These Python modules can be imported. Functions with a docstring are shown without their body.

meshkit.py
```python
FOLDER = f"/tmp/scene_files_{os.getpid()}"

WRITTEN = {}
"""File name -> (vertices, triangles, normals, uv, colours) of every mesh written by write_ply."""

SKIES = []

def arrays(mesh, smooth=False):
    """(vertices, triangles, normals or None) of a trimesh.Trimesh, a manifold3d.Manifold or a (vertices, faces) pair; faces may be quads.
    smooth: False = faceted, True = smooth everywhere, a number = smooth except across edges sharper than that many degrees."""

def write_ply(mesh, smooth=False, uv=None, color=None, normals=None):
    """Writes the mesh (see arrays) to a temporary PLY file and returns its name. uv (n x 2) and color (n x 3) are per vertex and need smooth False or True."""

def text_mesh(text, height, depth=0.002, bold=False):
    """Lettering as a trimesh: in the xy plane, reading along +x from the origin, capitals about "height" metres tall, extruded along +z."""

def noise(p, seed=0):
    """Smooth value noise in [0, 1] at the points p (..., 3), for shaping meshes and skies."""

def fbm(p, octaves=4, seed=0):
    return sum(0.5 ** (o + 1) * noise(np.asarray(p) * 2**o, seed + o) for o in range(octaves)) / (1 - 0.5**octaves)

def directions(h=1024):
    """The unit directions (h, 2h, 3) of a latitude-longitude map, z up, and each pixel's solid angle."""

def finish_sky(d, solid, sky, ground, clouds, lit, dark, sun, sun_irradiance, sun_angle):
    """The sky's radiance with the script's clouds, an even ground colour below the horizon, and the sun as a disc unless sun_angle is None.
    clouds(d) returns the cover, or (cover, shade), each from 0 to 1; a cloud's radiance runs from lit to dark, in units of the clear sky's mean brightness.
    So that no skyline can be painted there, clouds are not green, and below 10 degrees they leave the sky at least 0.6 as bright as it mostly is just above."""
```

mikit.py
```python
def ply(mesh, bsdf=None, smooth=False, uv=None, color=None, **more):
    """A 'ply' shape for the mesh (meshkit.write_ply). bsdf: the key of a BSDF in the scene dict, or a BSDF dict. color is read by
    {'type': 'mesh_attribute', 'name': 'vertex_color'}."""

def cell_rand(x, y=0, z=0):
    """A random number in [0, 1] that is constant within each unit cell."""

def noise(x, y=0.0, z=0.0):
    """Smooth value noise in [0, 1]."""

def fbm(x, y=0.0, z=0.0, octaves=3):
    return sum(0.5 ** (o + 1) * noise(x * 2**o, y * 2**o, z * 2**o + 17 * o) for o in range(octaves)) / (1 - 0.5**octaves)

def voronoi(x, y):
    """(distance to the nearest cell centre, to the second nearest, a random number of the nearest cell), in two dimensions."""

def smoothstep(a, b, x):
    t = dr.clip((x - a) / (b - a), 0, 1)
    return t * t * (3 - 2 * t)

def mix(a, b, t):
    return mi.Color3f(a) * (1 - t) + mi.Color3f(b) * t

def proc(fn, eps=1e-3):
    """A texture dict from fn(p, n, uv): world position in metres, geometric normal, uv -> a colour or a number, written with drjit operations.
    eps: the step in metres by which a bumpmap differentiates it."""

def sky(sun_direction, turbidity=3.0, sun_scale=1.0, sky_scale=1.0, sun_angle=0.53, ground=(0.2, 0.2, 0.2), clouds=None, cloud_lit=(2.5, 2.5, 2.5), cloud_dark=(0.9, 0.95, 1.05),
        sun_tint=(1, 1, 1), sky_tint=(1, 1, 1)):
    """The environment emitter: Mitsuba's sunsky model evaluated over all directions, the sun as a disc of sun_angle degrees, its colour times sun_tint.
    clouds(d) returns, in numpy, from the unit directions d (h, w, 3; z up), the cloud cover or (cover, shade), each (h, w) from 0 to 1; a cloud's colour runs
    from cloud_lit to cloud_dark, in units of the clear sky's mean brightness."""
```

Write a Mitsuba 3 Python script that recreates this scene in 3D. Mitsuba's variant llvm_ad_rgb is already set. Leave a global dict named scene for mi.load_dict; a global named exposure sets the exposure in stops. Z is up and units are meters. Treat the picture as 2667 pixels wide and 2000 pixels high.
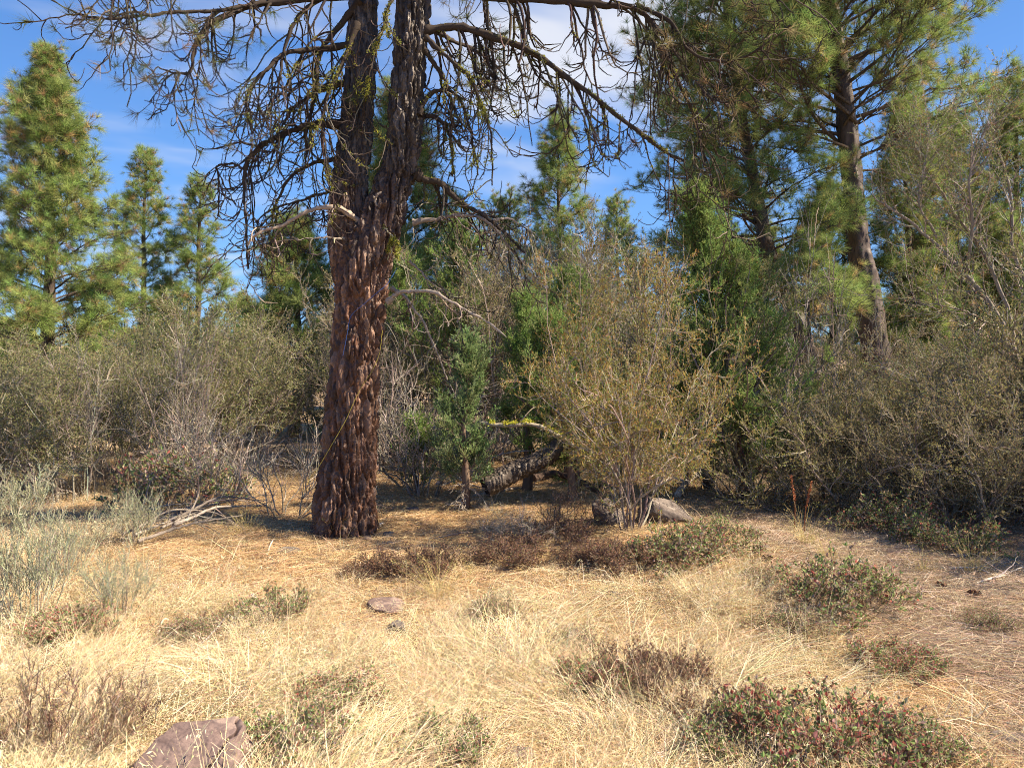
import math
import numpy as np, trimesh, mitsuba as mi, mikit, meshkit
from scipy.spatial import cKDTree

T = mi.ScalarTransform4f
scene, labels = {}, {}
RNG = np.random.default_rng

# ------------------------------------------------------------------ camera, sky, exposure
EYE_Z, HFOV, PW, PH = 1.6, 65.0, 2667, 2000
F = PW / 2 / math.tan(math.radians(HFOV / 2))
PITCH = -math.atan(70 / F)
FWD = np.array([0, math.cos(PITCH), math.sin(PITCH)])
UPV = np.array([0, -math.sin(PITCH), math.cos(PITCH)])
scene['camera'] = {'type': 'perspective', 'fov': HFOV, 'fov_axis': 'x', 'near_clip': 0.05, 'far_clip': 5000.0,
                   'to_world': T().look_at(origin=[0, 0, EYE_Z], target=[0, float(FWD[1]), EYE_Z + float(FWD[2])], up=[0, 0, 1])}
exposure = 3.3
SUN_AZ, SUN_EL = math.radians(97), math.radians(44)
SUN = [math.sin(SUN_AZ) * math.cos(SUN_EL), math.cos(SUN_AZ) * math.cos(SUN_EL), math.sin(SUN_EL)]


def fbm(p, o=4, seed=0):
    return sum(0.5 ** (k + 1) * meshkit.noise(p * 2.0 ** k, seed + k) for k in range(o)) / (1 - 0.5 ** o)


def sstep(a, b, x):
    t = np.clip((x - a) / (b - a), 0, 1)
    return t * t * (3 - 2 * t)


def clouds(d):
    # thin wisps of high cloud, streaked along one wind direction
    z = np.maximum(d[..., 2], 0.03)
    u, v = d[..., 0] / (z + 0.12), d[..., 1] / (z + 0.12)
    w = fbm(np.stack([u * 0.9, v * 0.9, 0 * u], -1), 3, 5)
    q = np.stack([(u + 0.5 * v + 0.9 * w) * 2.0, (v - 0.5 * u + 0.7 * w) * 4.2, 0 * u + 3.1], -1)
    f = fbm(q, 5, 11)
    big = fbm(np.stack([u * 0.7 + 0.3, v * 0.7 + 1.2, 0 * u + 7], -1), 2, 23)
    az, el = np.degrees(np.arctan2(d[..., 0], d[..., 1])), np.degrees(np.arcsin(np.clip(d[..., 2], -1, 1)))
    bank = np.exp(-((az - 6) / 9) ** 2 - ((el - 24) / 8.5) ** 2) * 0.36 + np.exp(-((az + 24) / 8) ** 2 - ((el - 14.5) / 5) ** 2) * 0.17
    bank = bank + np.exp(-((az + 1) / 3.2) ** 2 - ((el - 16.5) / 1.6) ** 2) * 0.2 + np.exp(-((az + 14) / 7) ** 2 - ((el - 26) / 4) ** 2) * 0.22
    c = sstep(0.56, 0.96, f * 0.75 + big * 0.25 + bank)
    return c * 0.78 * sstep(0.02, 0.12, d[..., 2])


scene['sky'] = mikit.sky(SUN, turbidity=2.3, sky_scale=0.52, clouds=clouds, cloud_lit=(2.6, 2.6, 2.65), cloud_dark=(1.2, 1.2, 1.3), ground=(0.25, 0.2, 0.13), sky_tint=(0.55, 0.78, 1.10))


# ------------------------------------------------------------------ ground shape, pixel to place
def height(x, y):
    x, y = np.asarray(x, float), np.asarray(y, float)
    p = np.stack([x, y, 0 * x], -1)
    h = (fbm(p * 0.42 + 3.3, 2, 1) - 0.5) * 0.22 + (meshkit.noise(p * 2.1, 8) - 0.5) * 0.05 + (meshkit.noise(p * 6.0, 9) - 0.5) * 0.018
    h = h + 0.9 * sstep(12, 60, y) + 6 * sstep(60, 400, y)
    return h - 0.02


def ray(px, py):
    d = FWD - UPV * (py - PH / 2) / F
    d = d + np.array([1, 0, 0]) * (px - PW / 2) / F
    return d


def at(px, py, Y):
    d = ray(px, py)
    return np.array([0, 0, EYE_Z]) + d * (Y / d[1])


def gnd(px, py):
    d = ray(px, py)
    t = EYE_Z / max(-d[2], 0.02)
    for _ in range(12):
        p = d * t
        t = (EYE_Z - float(height(p[0], p[1]))) / max(-d[2], 0.02)
    p = d * t
    return np.array([p[0], p[1], float(height(p[0], p[1]))])


def on(px, Y):
    """The ground point that lies in column px at depth Y."""
    x = (px - PW / 2) / F * Y
    return np.array([x, Y, float(height(x, Y))])


# ------------------------------------------------------------------ mesh helpers
def nrm(v):
    return v / (np.linalg.norm(v, axis=-1, keepdims=True) + 1e-12)


class MB:
    def __init__(self):
        self.v, self.f, self.c, self.n = [], [], [], 0

    def add(self, v, f, c):
        v = np.asarray(v, float).reshape(-1, 3)
        c = np.broadcast_to(np.asarray(c, float), v.shape)
        self.v.append(v); self.f.append(np.asarray(f, int) + self.n); self.c.append(c); self.n += len(v)

    def tubes(self, P, R, S, col, vary=0.0, rng=None):
        P = np.asarray(P, float)
        N, K, _ = P.shape
        R = np.broadcast_to(R, (N, K))
        t = nrm(np.gradient(P, axis=1))
        m = nrm(P[:, -1] - P[:, 0])
        ref = np.where(np.abs(m[:, 2:]) < 0.8, [[0, 0, 1.0]], [[1.0, 0, 0]])
        a = nrm(np.cross(t, ref[:, None, :])); b = np.cross(t, a)
        g = np.arange(S) * 2 * np.pi / S
        v = P[:, :, None] + R[:, :, None, None] * (np.cos(g)[:, None] * a[:, :, None] + np.sin(g)[:, None] * b[:, :, None])
        n, i, j = np.meshgrid(np.arange(N), np.arange(K - 1), np.arange(S), indexing='ij')
        o = n * K * S
        A, B = o + i * S + j, o + i * S + (j + 1) % S
        C, D = B + S, A + S
        f = np.concatenate([np.stack([A, B, C], -1).reshape(-1, 3), np.stack([A, C, D], -1).reshape(-1, 3)])
        col = np.asarray(col, float)
        if col.ndim == 1:
            col = np.tile(col, (N, 1))
        if vary:
            col = col * (1 + vary * (rng.random((N, 1)) * 2 - 1))
        c = np.broadcast_to(col[:, None, None], v.shape).reshape(-1, 3)
        self.add(v, f, c)

    def leaves(self, p, d, L, w, col, rng, fold=0.25, wide=0.45):
        """Small diamond leaves with a folded midrib; p base, d direction."""
        N = len(p)
        L, w = np.broadcast_to(L, N)[:, None], np.broadcast_to(w, N)[:, None]
        d = nrm(d)
        s = nrm(np.cross(d, rng.normal(size=(N, 3))))
        n = np.cross(d, s)
        mid = p + d * L * wide + n * w * fold
        v = np.stack([p, mid + s * w / 2, p + d * L, mid - s * w / 2], 1)
        k = np.arange(N)[:, None] * 4
        f = np.concatenate([k + [0, 1, 2], k + [0, 2, 3]])
        self.add(v, f, np.repeat(np.broadcast_to(col, (N, 3)), 4, 0))

    def needles(self, p, d, L, w, col, rng, droop=0.0):
        N = len(p)
        L, w = np.broadcast_to(L, N)[:, None], np.broadcast_to(w, N)[:, None]
        d = nrm(d)
        s = nrm(np.cross(d, rng.normal(size=(N, 3))))
        tip = p + d * L - np.array([0, 0, 1]) * L * droop
        v = np.stack([p - s * w / 2, p + s * w / 2, tip], 1)
        self.add(v, np.arange(3 * N).reshape(-1, 3), np.repeat(np.broadcast_to(col, (N, 3)), 3, 0))

    def mesh(self):
        return np.vstack(self.v), np.vstack(self.f), np.vstack(self.c)

    def ply(self, bsdf, smooth=False, M=None):
        v, f, c = self.mesh()
        if M is not None:
            v = v @ M[:3, :3].T + M[:3, 3]
        return mikit.ply(trimesh.Trimesh(v, f, process=False), bsdf, smooth=smooth, color=np.clip(c, 0.005, 0.95))


def put(key, mb, bsdf, smooth=False, **lab):
    scene[key] = mb.ply(bsdf, smooth)
    if lab:
        labels[key] = lab


USED = {}


def name(base):
    k = USED.get(base, 0); USED[base] = k + 1
    return base if k == 0 else f'{base}_{k:03d}'


def thing(base, label, category, group=None, **more):
    key = name(base)
    labels[key] = {'label': label, 'category': category, **({'group': group} if group else {}), **more}
    return key


def inst(key, group, M):
    scene[key] = {'type': 'instance', 'to_world': T(np.asarray(M, float)), 'shape': {'type': 'ref', 'id': group}}


def mat(p, rz=0.0, s=1.0, tilt=0.0, roll=0.0):
    """translate * Rz(rz) * Ry(-tilt) * Rx(roll) * scale"""
    c, n = math.cos(rz), math.sin(rz); Z = np.array([[c, -n, 0], [n, c, 0], [0, 0, 1]])
    c, n = math.cos(-tilt), math.sin(-tilt); Y = np.array([[c, 0, n], [0, 1, 0], [-n, 0, c]])
    c, n = math.cos(roll), math.sin(roll); X = np.array([[1, 0, 0], [0, c, -n], [0, n, c]])
    M = np.eye(4); M[:3, :3] = Z @ Y @ X @ np.diag(np.broadcast_to(s, 3)); M[:3, 3] = p
    return M


def grow(rng, P, R, M, t=(0.3, 1), L=(0.2, 0.4), spread=(0.5, 1.0), up=0.0, wig=0.15, K=5, rf=0.6, tip=0.0008, shrink=0.0):
    N, Kp, _ = P.shape
    R = np.broadcast_to(R, (N, Kp))
    idx = np.repeat(np.arange(N), M)
    n = len(idx)
    tt = rng.uniform(*t, n); fi = np.minimum(tt * (Kp - 1), Kp - 1.001); i = fi.astype(int); f = (fi - i)[:, None]
    pos = P[idx, i] * (1 - f) + P[idx, i + 1] * f
    tan = nrm(P[idx, i + 1] - P[idx, i])
    rad = R[idx, i] * (1 - f[:, 0]) + R[idx, i + 1] * f[:, 0]
    side = nrm(np.cross(tan, rng.normal(size=(n, 3))))
    A = rng.uniform(*spread, n)[:, None]
    d = tan * np.cos(A) + side * np.sin(A)
    ln = rng.uniform(*L, n) * (1 - shrink * tt)
    up = np.broadcast_to(up, K)
    out = np.empty((n, K, 3)); out[:, 0] = pos
    for k in range(1, K):
        d = nrm(d + np.array([0, 0, 1.0]) * up[k] + rng.normal(size=(n, 3)) * wig)
        out[:, k] = out[:, k - 1] + d * (ln / (K - 1))[:, None]
    r0 = np.maximum(rad * rf, tip * 1.3)
    return out, r0[:, None] + (tip - r0)[:, None] * np.linspace(0, 1, K) ** 0.8


def along(rng, P, n, t=(0.2, 1)):
    N, Kp, _ = P.shape
    idx = np.repeat(np.arange(N), n)
    fi = np.minimum(rng.uniform(*t, len(idx)) * (Kp - 1), Kp - 1.001); i = fi.astype(int); f = (fi - i)[:, None]
    return P[idx, i] * (1 - f) + P[idx, i + 1] * f, nrm(P[idx, i + 1] - P[idx, i])


def palette(rng, n, cols, weights, jit=0.2):
    cols = np.asarray(cols, float)
    k = rng.choice(len(cols), n, p=np.asarray(weights) / np.sum(weights))
    return cols[k] * (1 + jit * (rng.random((n, 1)) * 2 - 1)) * (1 + 0.06 * rng.normal(size=(n, 3)))


def spline(pts, n):
    """Catmull-Rom through the points."""
    p = np.asarray(pts, float)
    p = np.vstack([2 * p[0] - p[1], p, 2 * p[-1] - p[-2]])
    m = len(p) - 3
    u = np.linspace(0, m - 1e-6, n); i = u.astype(int); t = (u - i)[:, None]
    a, b, c, d = p[i], p[i + 1], p[i + 2], p[i + 3]
    return 0.5 * (2 * b + (c - a) * t + (2 * a - 5 * b + 4 * c - d) * t ** 2 + (3 * b - a - 3 * c + d) * t ** 3)


ORD = ['first', 'second', 'third', 'fourth', 'fifth', 'sixth', 'seventh', 'eighth', 'ninth', 'tenth', 'eleventh', 'twelfth', 'thirteenth', 'fourteenth', 'fifteenth']

# ------------------------------------------------------------------ materials
VC = {'type': 'mesh_attribute', 'name': 'vertex_color'}
scene['leaf_mat'] = {'type': 'principledthin', 'base_color': VC, 'roughness': 0.55, 'spec_trans': 0.0, 'diff_trans': 0.7, 'eta': 1.35}
scene['straw_mat'] = {'type': 'principledthin', 'base_color': VC, 'roughness': 0.6, 'spec_trans': 0.0, 'diff_trans': 0.5, 'eta': 1.3}
scene['wood_mat'] = {'type': 'twosided', 'bsdf': {'type': 'diffuse', 'reflectance': VC}}
scene['bark_mat'] = {'type': 'twosided', 'bsdf': {'type': 'principled', 'base_color': VC, 'roughness': 0.55, 'specular': 0.4}}


def ground_col(p, n, uv):
    a = mikit.fbm(p.x * 0.9, p.y * 0.9, 0.0, 3)
    b = mikit.fbm(p.x * 7, p.y * 7, 2.0, 3)
    c = mikit.noise(p.x * 60, p.y * 60, 4.0)
    soil = mikit.mix((0.19, 0.14, 0.105), (0.30, 0.23, 0.175), b)
    duff = mikit.mix((0.34, 0.25, 0.155), (0.48, 0.37, 0.235), c)
    return mikit.mix(soil, duff, mikit.smoothstep(0.40, 0.56, a * 0.6 + b * 0.4))


def rock_col(c1, c2, c3):
    def fn(p, n, uv):
        a = mikit.fbm(p.x * 9, p.y * 9, p.z * 9, 4)
        b = mikit.noise(p.x * 90, p.y * 90, p.z * 90)
        l = mikit.smoothstep(0.60, 0.68, mikit.fbm(p.x * 14 + 9, p.y * 14, p.z * 14, 3))
        return mikit.mix(mikit.mix(c1, c2, mikit.smoothstep(0.35, 0.65, a * 0.8 + b * 0.2)), c3, l * 0.8)
    return fn


scene['ground_mat'] = {'type': 'diffuse', 'reflectance': mikit.proc(ground_col)}
scene['red_rock_mat'] = {'type': 'diffuse', 'reflectance': mikit.proc(rock_col((0.135, 0.10, 0.095), (0.18, 0.135, 0.125), (0.26, 0.20, 0.175)))}
scene['grey_rock_mat'] = {'type': 'diffuse', 'reflectance': mikit.proc(rock_col((0.10, 0.085, 0.08), (0.165, 0.145, 0.135), (0.24, 0.22, 0.20)))}

# ------------------------------------------------------------------ ground sheet
u = np.linspace(-1, 1, 521); gx = np.sign(u) * (np.abs(u) * 9 + 700 * np.abs(u) ** 9)
w = np.linspace(0, 1, 561); gy = -30 * (1 - w) ** 9 + 0.4 + 20 * w + 1500 * w ** 10
X, Y = np.meshgrid(gx, gy)
Z = height(X, Y)
nx, ny = len(gx), len(gy)
i, j = np.meshgrid(np.arange(ny - 1), np.arange(nx - 1), indexing='ij')
q = np.stack([i * nx + j, i * nx + j + 1, (i + 1) * nx + j + 1, (i + 1) * nx + j], -1).reshape(-1, 4)
scene['ground'] = mikit.ply((np.stack([X, Y, Z], -1).reshape(-1, 3), q), 'ground_mat', smooth=True)
labels['ground'] = {'label': 'dry forest floor of straw coloured litter and brown soil', 'kind': 'structure'}

# ------------------------------------------------------------------ pine boughs (shared by all the pines)
PAL = ([(0.25, 0.34, 0.115), (0.32, 0.385, 0.14), (0.20, 0.285, 0.095), (0.42, 0.33, 0.17)], [4, 4, 3, 1.4])
BOUGH_L = [0.7, 1.2, 1.9, 2.8]
PINE_WOOD = (0.085, 0.07, 0.06)


def tufts(mb, rng, pos, tan, n, pal, L=(0.13, 0.21), w=0.0055):
    N = len(pos)
    base = palette(rng, N, *pal, jit=0.3)
    idx = np.repeat(np.arange(N), n)
    m = len(idx)
    back = rng.random((m, 1)) ** 1.2
    p = pos[idx] - tan[idx] * back * 0.06
    side = nrm(np.cross(tan[idx], rng.normal(size=(m, 3))))
    A = rng.uniform(0.15, 1.0, (m, 1)) + 0.45 * back
    d = tan[idx] * np.cos(A) + side * np.sin(A)
    col = base[idx] * (1 + 0.25 * (rng.random((m, 1)) * 2 - 1))
    mb.needles(p, d, rng.uniform(*L, m), w, col, rng, droop=0.12)


for li, L in enumerate(BOUGH_L):
    for var in range(3):
        rng = RNG(100 + li * 10 + var)
        K = 9
        s = np.linspace(0, 1, K)
        P = np.stack([s * L, 0.06 * L * np.sin(s * 5 + var * 2), L * (0.05 * np.sin(s * 3) + 0.13 * s ** 2)], -1)[None] + rng.normal(size=(1, K, 3)) * 0.012 * L * s[None, :, None]
        r = (0.008 + 0.0085 * L) * (1 - s * 0.85)[None]
        wood = MB(); wood.tubes(P, r, 5, PINE_WOOD)
        n1 = int(5 + 5 * L)
        P1, R1 = grow(rng, P, r, n1, (0.22, 1), (0.30 * L, 0.50 * L), (0.4, 0.95), 0.10, 0.10, 6, 0.55, 0.004, 0.55)
        P1[:, :, 2] = P[0, 0, 2] + (P1[:, :, 2] - P[0, 0, 2]) * 0.75
        wood.tubes(P1, R1, 4, PINE_WOOD)
        P2, R2 = grow(rng, P1, R1, 4, (0.3, 0.95), (0.12, 0.30), (0.4, 0.9), 0.14, 0.10, 4, 0.7, 0.003)
        wood.tubes(P2, R2, 3, PINE_WOOD)
        ends = [(P1[:, -1], nrm(P1[:, -1] - P1[:, -2])), (P2[:, -1], nrm(P2[:, -1] - P2[:, -2])), (P[:, -1], nrm(P[:, -1] - P[:, -2]))]
        pos, tan = np.vstack([e[0] for e in ends]), np.vstack([e[1] for e in ends])
        scene[f'bough_wood_{li}_{var}'] = {'type': 'shapegroup', 'part': wood.ply('wood_mat')}
        nb = MB(); tufts(nb, RNG(7 + li + var), pos, tan, 42, PAL)
        scene[f'bough_needles_{li}_{var}'] = {'type': 'shapegroup', 'part': nb.ply('leaf_mat')}


def bough(key, rng, p, az, tilt, L, count):
    li = int(np.argmin(np.abs(np.log(np.array(BOUGH_L) / L)))); var = int(rng.integers(3))
    M = mat(p, az, float(np.clip(L / BOUGH_L[li], 0.7, 1.35)), tilt, rng.uniform(-0.3, 0.3))
    inst(f'{key}__branches__{count:03d}', f'bough_wood_{li}_{var}', M)
    inst(f'{key}__needles__{count:03d}', f'bough_needles_{li}_{var}', M)


def pine(label, base, path, r0, crown, R, n, seed=0, tilt=(0.0, 0.9), bark=(0.065, 0.05, 0.042), az_gap=None, r1=0.02, group=None, prof=0.75, kind='pine_tree'):
    """path: points of the trunk's axis from the ground up; crown: where the boughs begin (0..1); R: longest bough."""
    rng = RNG(seed + 1000)
    key = thing(kind, label, 'tree', group)
    ax = spline(path, 110)
    mb = MB()
    K = len(ax); s = np.linspace(0, 1, K)
    rr = r0 + (r1 - r0) * s
    rr = rr * (1 + 0.5 * np.exp(-s * K / 5.0))
    S = 36
    g = np.arange(S) * 2 * np.pi / S
    v = ax[:, None] + rr[:, None, None] * np.stack([np.cos(g), np.sin(g), 0 * g], -1)[None]
    v[..., :2] += (v[..., :2] - ax[:, None, :2]) * (meshkit.noise(v * [16, 16, 4.0], 3)[..., None] + 0.6 * meshkit.noise(v * [40, 40, 11.0], 7)[..., None] - 0.8) * 0.30
    a, b = np.meshgrid(np.arange(K - 1), np.arange(S), indexing='ij')
    A, B = a * S + b, a * S + (b + 1) % S
    f = np.concatenate([np.stack([A, B, B + S], -1).reshape(-1, 3), np.stack([A, B + S, A + S], -1).reshape(-1, 3)])
    c = np.array(bark) * (0.45 + 1.1 * meshkit.noise(v.reshape(-1, 3) * [30, 30, 9.0], 4)[:, None])
    mb.add(v, f, c)
    put(f'{key}__trunk', mb, 'bark_mat', True)
    for k in range(n):
        h = crown + (1 - crown) * ((k + rng.random()) / n) ** 0.9
        h = min(h, 0.985)
        fi = h * (K - 1); i0 = int(fi)
        p = ax[i0] + (ax[min(i0 + 1, K - 1)] - ax[i0]) * (fi - i0)
        u_ = (h - crown) / (1 - crown)
        ln = R * max((1 - u_) ** prof, 0.0) * (0.35 + 0.65 * min(1, (u_ + 0.12) / 0.22)) * rng.uniform(0.7, 1.12) + 0.22
        az = k * 2.39996 + rng.uniform(-0.5, 0.5)
        if az_gap is not None and math.cos(az - az_gap[0]) > az_gap[1]:
            continue
        bough(key, rng, p, az, tilt[0] + (tilt[1] - tilt[0]) * u_ + rng.uniform(-0.2, 0.2), ln, k)
    bough(key, rng, ax[-2], 0, 1.45, 0.5, n)
    labels[f'{key}__branches'] = {'kind': 'stuff'}; labels[f'{key}__needles'] = {'kind': 'stuff'}
    return key


def pine_px(label, px, Y, top_px, top_py, **kw):
    b = on(px, Y); t = at(top_px, top_py, Y) - np.array([0, 0, 0.42])
    m = b + (t - b) * 0.5 + np.array([0.06, 0, 0])
    return pine(label, b, [b - [0, 0, 0.1], b + (t - b) * 0.25, m, b + (t - b) * 0.78, t], **kw)


pine_px('tall yellow-green pine filling the left edge of the photo', 118, 17, 127, 125, r0=0.17, crown=0.10, R=2.35, n=118, seed=1, tilt=(0.05, 0.95), prof=0.92)
pine_px('slim pine with open airy top, second from the left edge', 352, 20, 380, 392, r0=0.10, crown=0.10, R=1.2, n=52, seed=2, prof=0.75)
pine_px('thin young pine with dark trunk, third from the left edge', 496, 20, 522, 462, r0=0.10, crown=0.14, R=1.2, n=42, seed=3, prof=0.85)
pine_px('low dense pine right beside the left side of the huge forked trunk', 765, 16, 770, 560, r0=0.12, crown=0.08, R=1.15, n=75, seed=4, prof=0.6)
pine_px('pine seen behind the fork of the huge forked trunk', 1050, 17, 1040, 215, r0=0.16, crown=0.18, R=1.6, n=90, seed=5, prof=0.7)
pine_px('slender pine standing against the sky between trunk and right hand pines', 1452, 22, 1455, 285, r0=0.12, crown=0.16, R=1.35, n=75, seed=6, prof=0.75)
pine_px('small dark distant pine top poking into the sky left of the juniper', 1610, 26, 1606, 515, r0=0.1, crown=0.1, R=0.95, n=55, seed=7, prof=0.6)
pine_px('left one of two little pine tops side by side in the middle distance', 1287, 23, 1285, 520, r0=0.08, crown=0.1, R=0.7, n=40, seed=8)
pine_px('right one of two little pine tops side by side in the middle distance', 1330, 23, 1327, 505, r0=0.08, crown=0.1, R=0.7, n=40, seed=9)
BY = 16.5
H_b = on(2128, BY)
pine('big dark pine leaning left behind the green juniper', H_b, [H_b - [0, 0, .1], at(2101, 931, BY), at(2063, 800, BY), at(2005, 665, BY), at(1955, 430, BY), at(1905, 135, BY), at(1875, -250, BY), at(1860, -520, BY)],
     r0=0.24, crown=0.36, R=2.7, n=165, seed=20, tilt=(-0.15, 0.8), prof=0.45, r1=0.03, az_gap=(0.0, 0.55))
BY = 15.5
I_b = on(2312, BY)
right_pine = pine('tall pine with long bare trunk leaning left, rising out of the shrubs at the right', I_b, [I_b - [0, 0, .1], at(2287, 970, BY), at(2258, 750, BY), at(2234, 627, BY), at(2221, 482, BY), at(2196, 241, BY), at(2167, 48, BY), at(2120, -300, BY), at(2090, -700, BY)],
     r0=0.27, crown=0.52, R=3.3, n=118, seed=21, tilt=(0.12, 0.8), prof=0.45, r1=0.11, bark=(0.06, 0.043, 0.036))
pine_px('bright young pine half hiding the trunk of the tall right hand pine', 2095, 13.6, 2110, 630, r0=0.045, crown=0.70, R=0.75, n=12, seed=22, tilt=(0.0, 0.7))
pine_px('pointed bright pine top right of the tall bare trunk', 2365, 17, 2360, 250, r0=0.12, crown=0.15, R=1.25, n=80, seed=23)
pine_px('dense pine behind the pale branched tree at the right', 2470, 18, 2480, 290, r0=0.13, crown=0.12, R=1.6, n=75, seed=24)
pine_px('pine cut by the right edge of the photo', 2640, 18, 2650, 190, r0=0.15, crown=0.1, R=1.6, n=75, seed=25)
pine_px('pine filling the gap between the two leaning trunks', 2165, 18, 2160, 470, r0=0.1, crown=0.08, R=1.3, n=55, seed=26)
pine_px('dark pine low behind the bare trunk foot at the right', 2430, 18, 2425, 600, r0=0.1, crown=0.06, R=1.3, n=75, seed=27)
pine_px('dark pine low behind the shrubs near the right edge', 2590, 17, 2600, 560, r0=0.1, crown=0.05, R=1.4, n=75, seed=28)
pine_px('dark pine low behind the top of the green juniper', 1990, 19, 1985, 560, r0=0.1, crown=0.08, R=1.1, n=60, seed=29)
FAR = 'distant pines behind the shrubs'
for k in range(15):
    rng = RNG(600 + k)
    px = -200 + k * 215 + rng.uniform(-40, 40); Y_ = rng.uniform(30, 52)
    top = rng.uniform(770, 860) if px < 900 else rng.uniform(640, 800)
    pine_px('distant pine barely showing over the shrubs, ' + ORD[k] + ' from the left', px, Y_, px, top, r0=0.12, crown=0.04, R=1.9, n=34, seed=60 + k, group=FAR, prof=0.7)

# ------------------------------------------------------------------ the huge forked pine
TY = 7.6
BARK_RED = np.array([[0.070, 0.034, 0.021], [0.092, 0.044, 0.027], [0.048, 0.026, 0.018], [0.150, 0.090, 0.062]])
BARK_GREY = np.array([[0.038, 0.031, 0.028], [0.052, 0.044, 0.039], [0.030, 0.025, 0.022], [0.09, 0.078, 0.07]])


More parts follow.
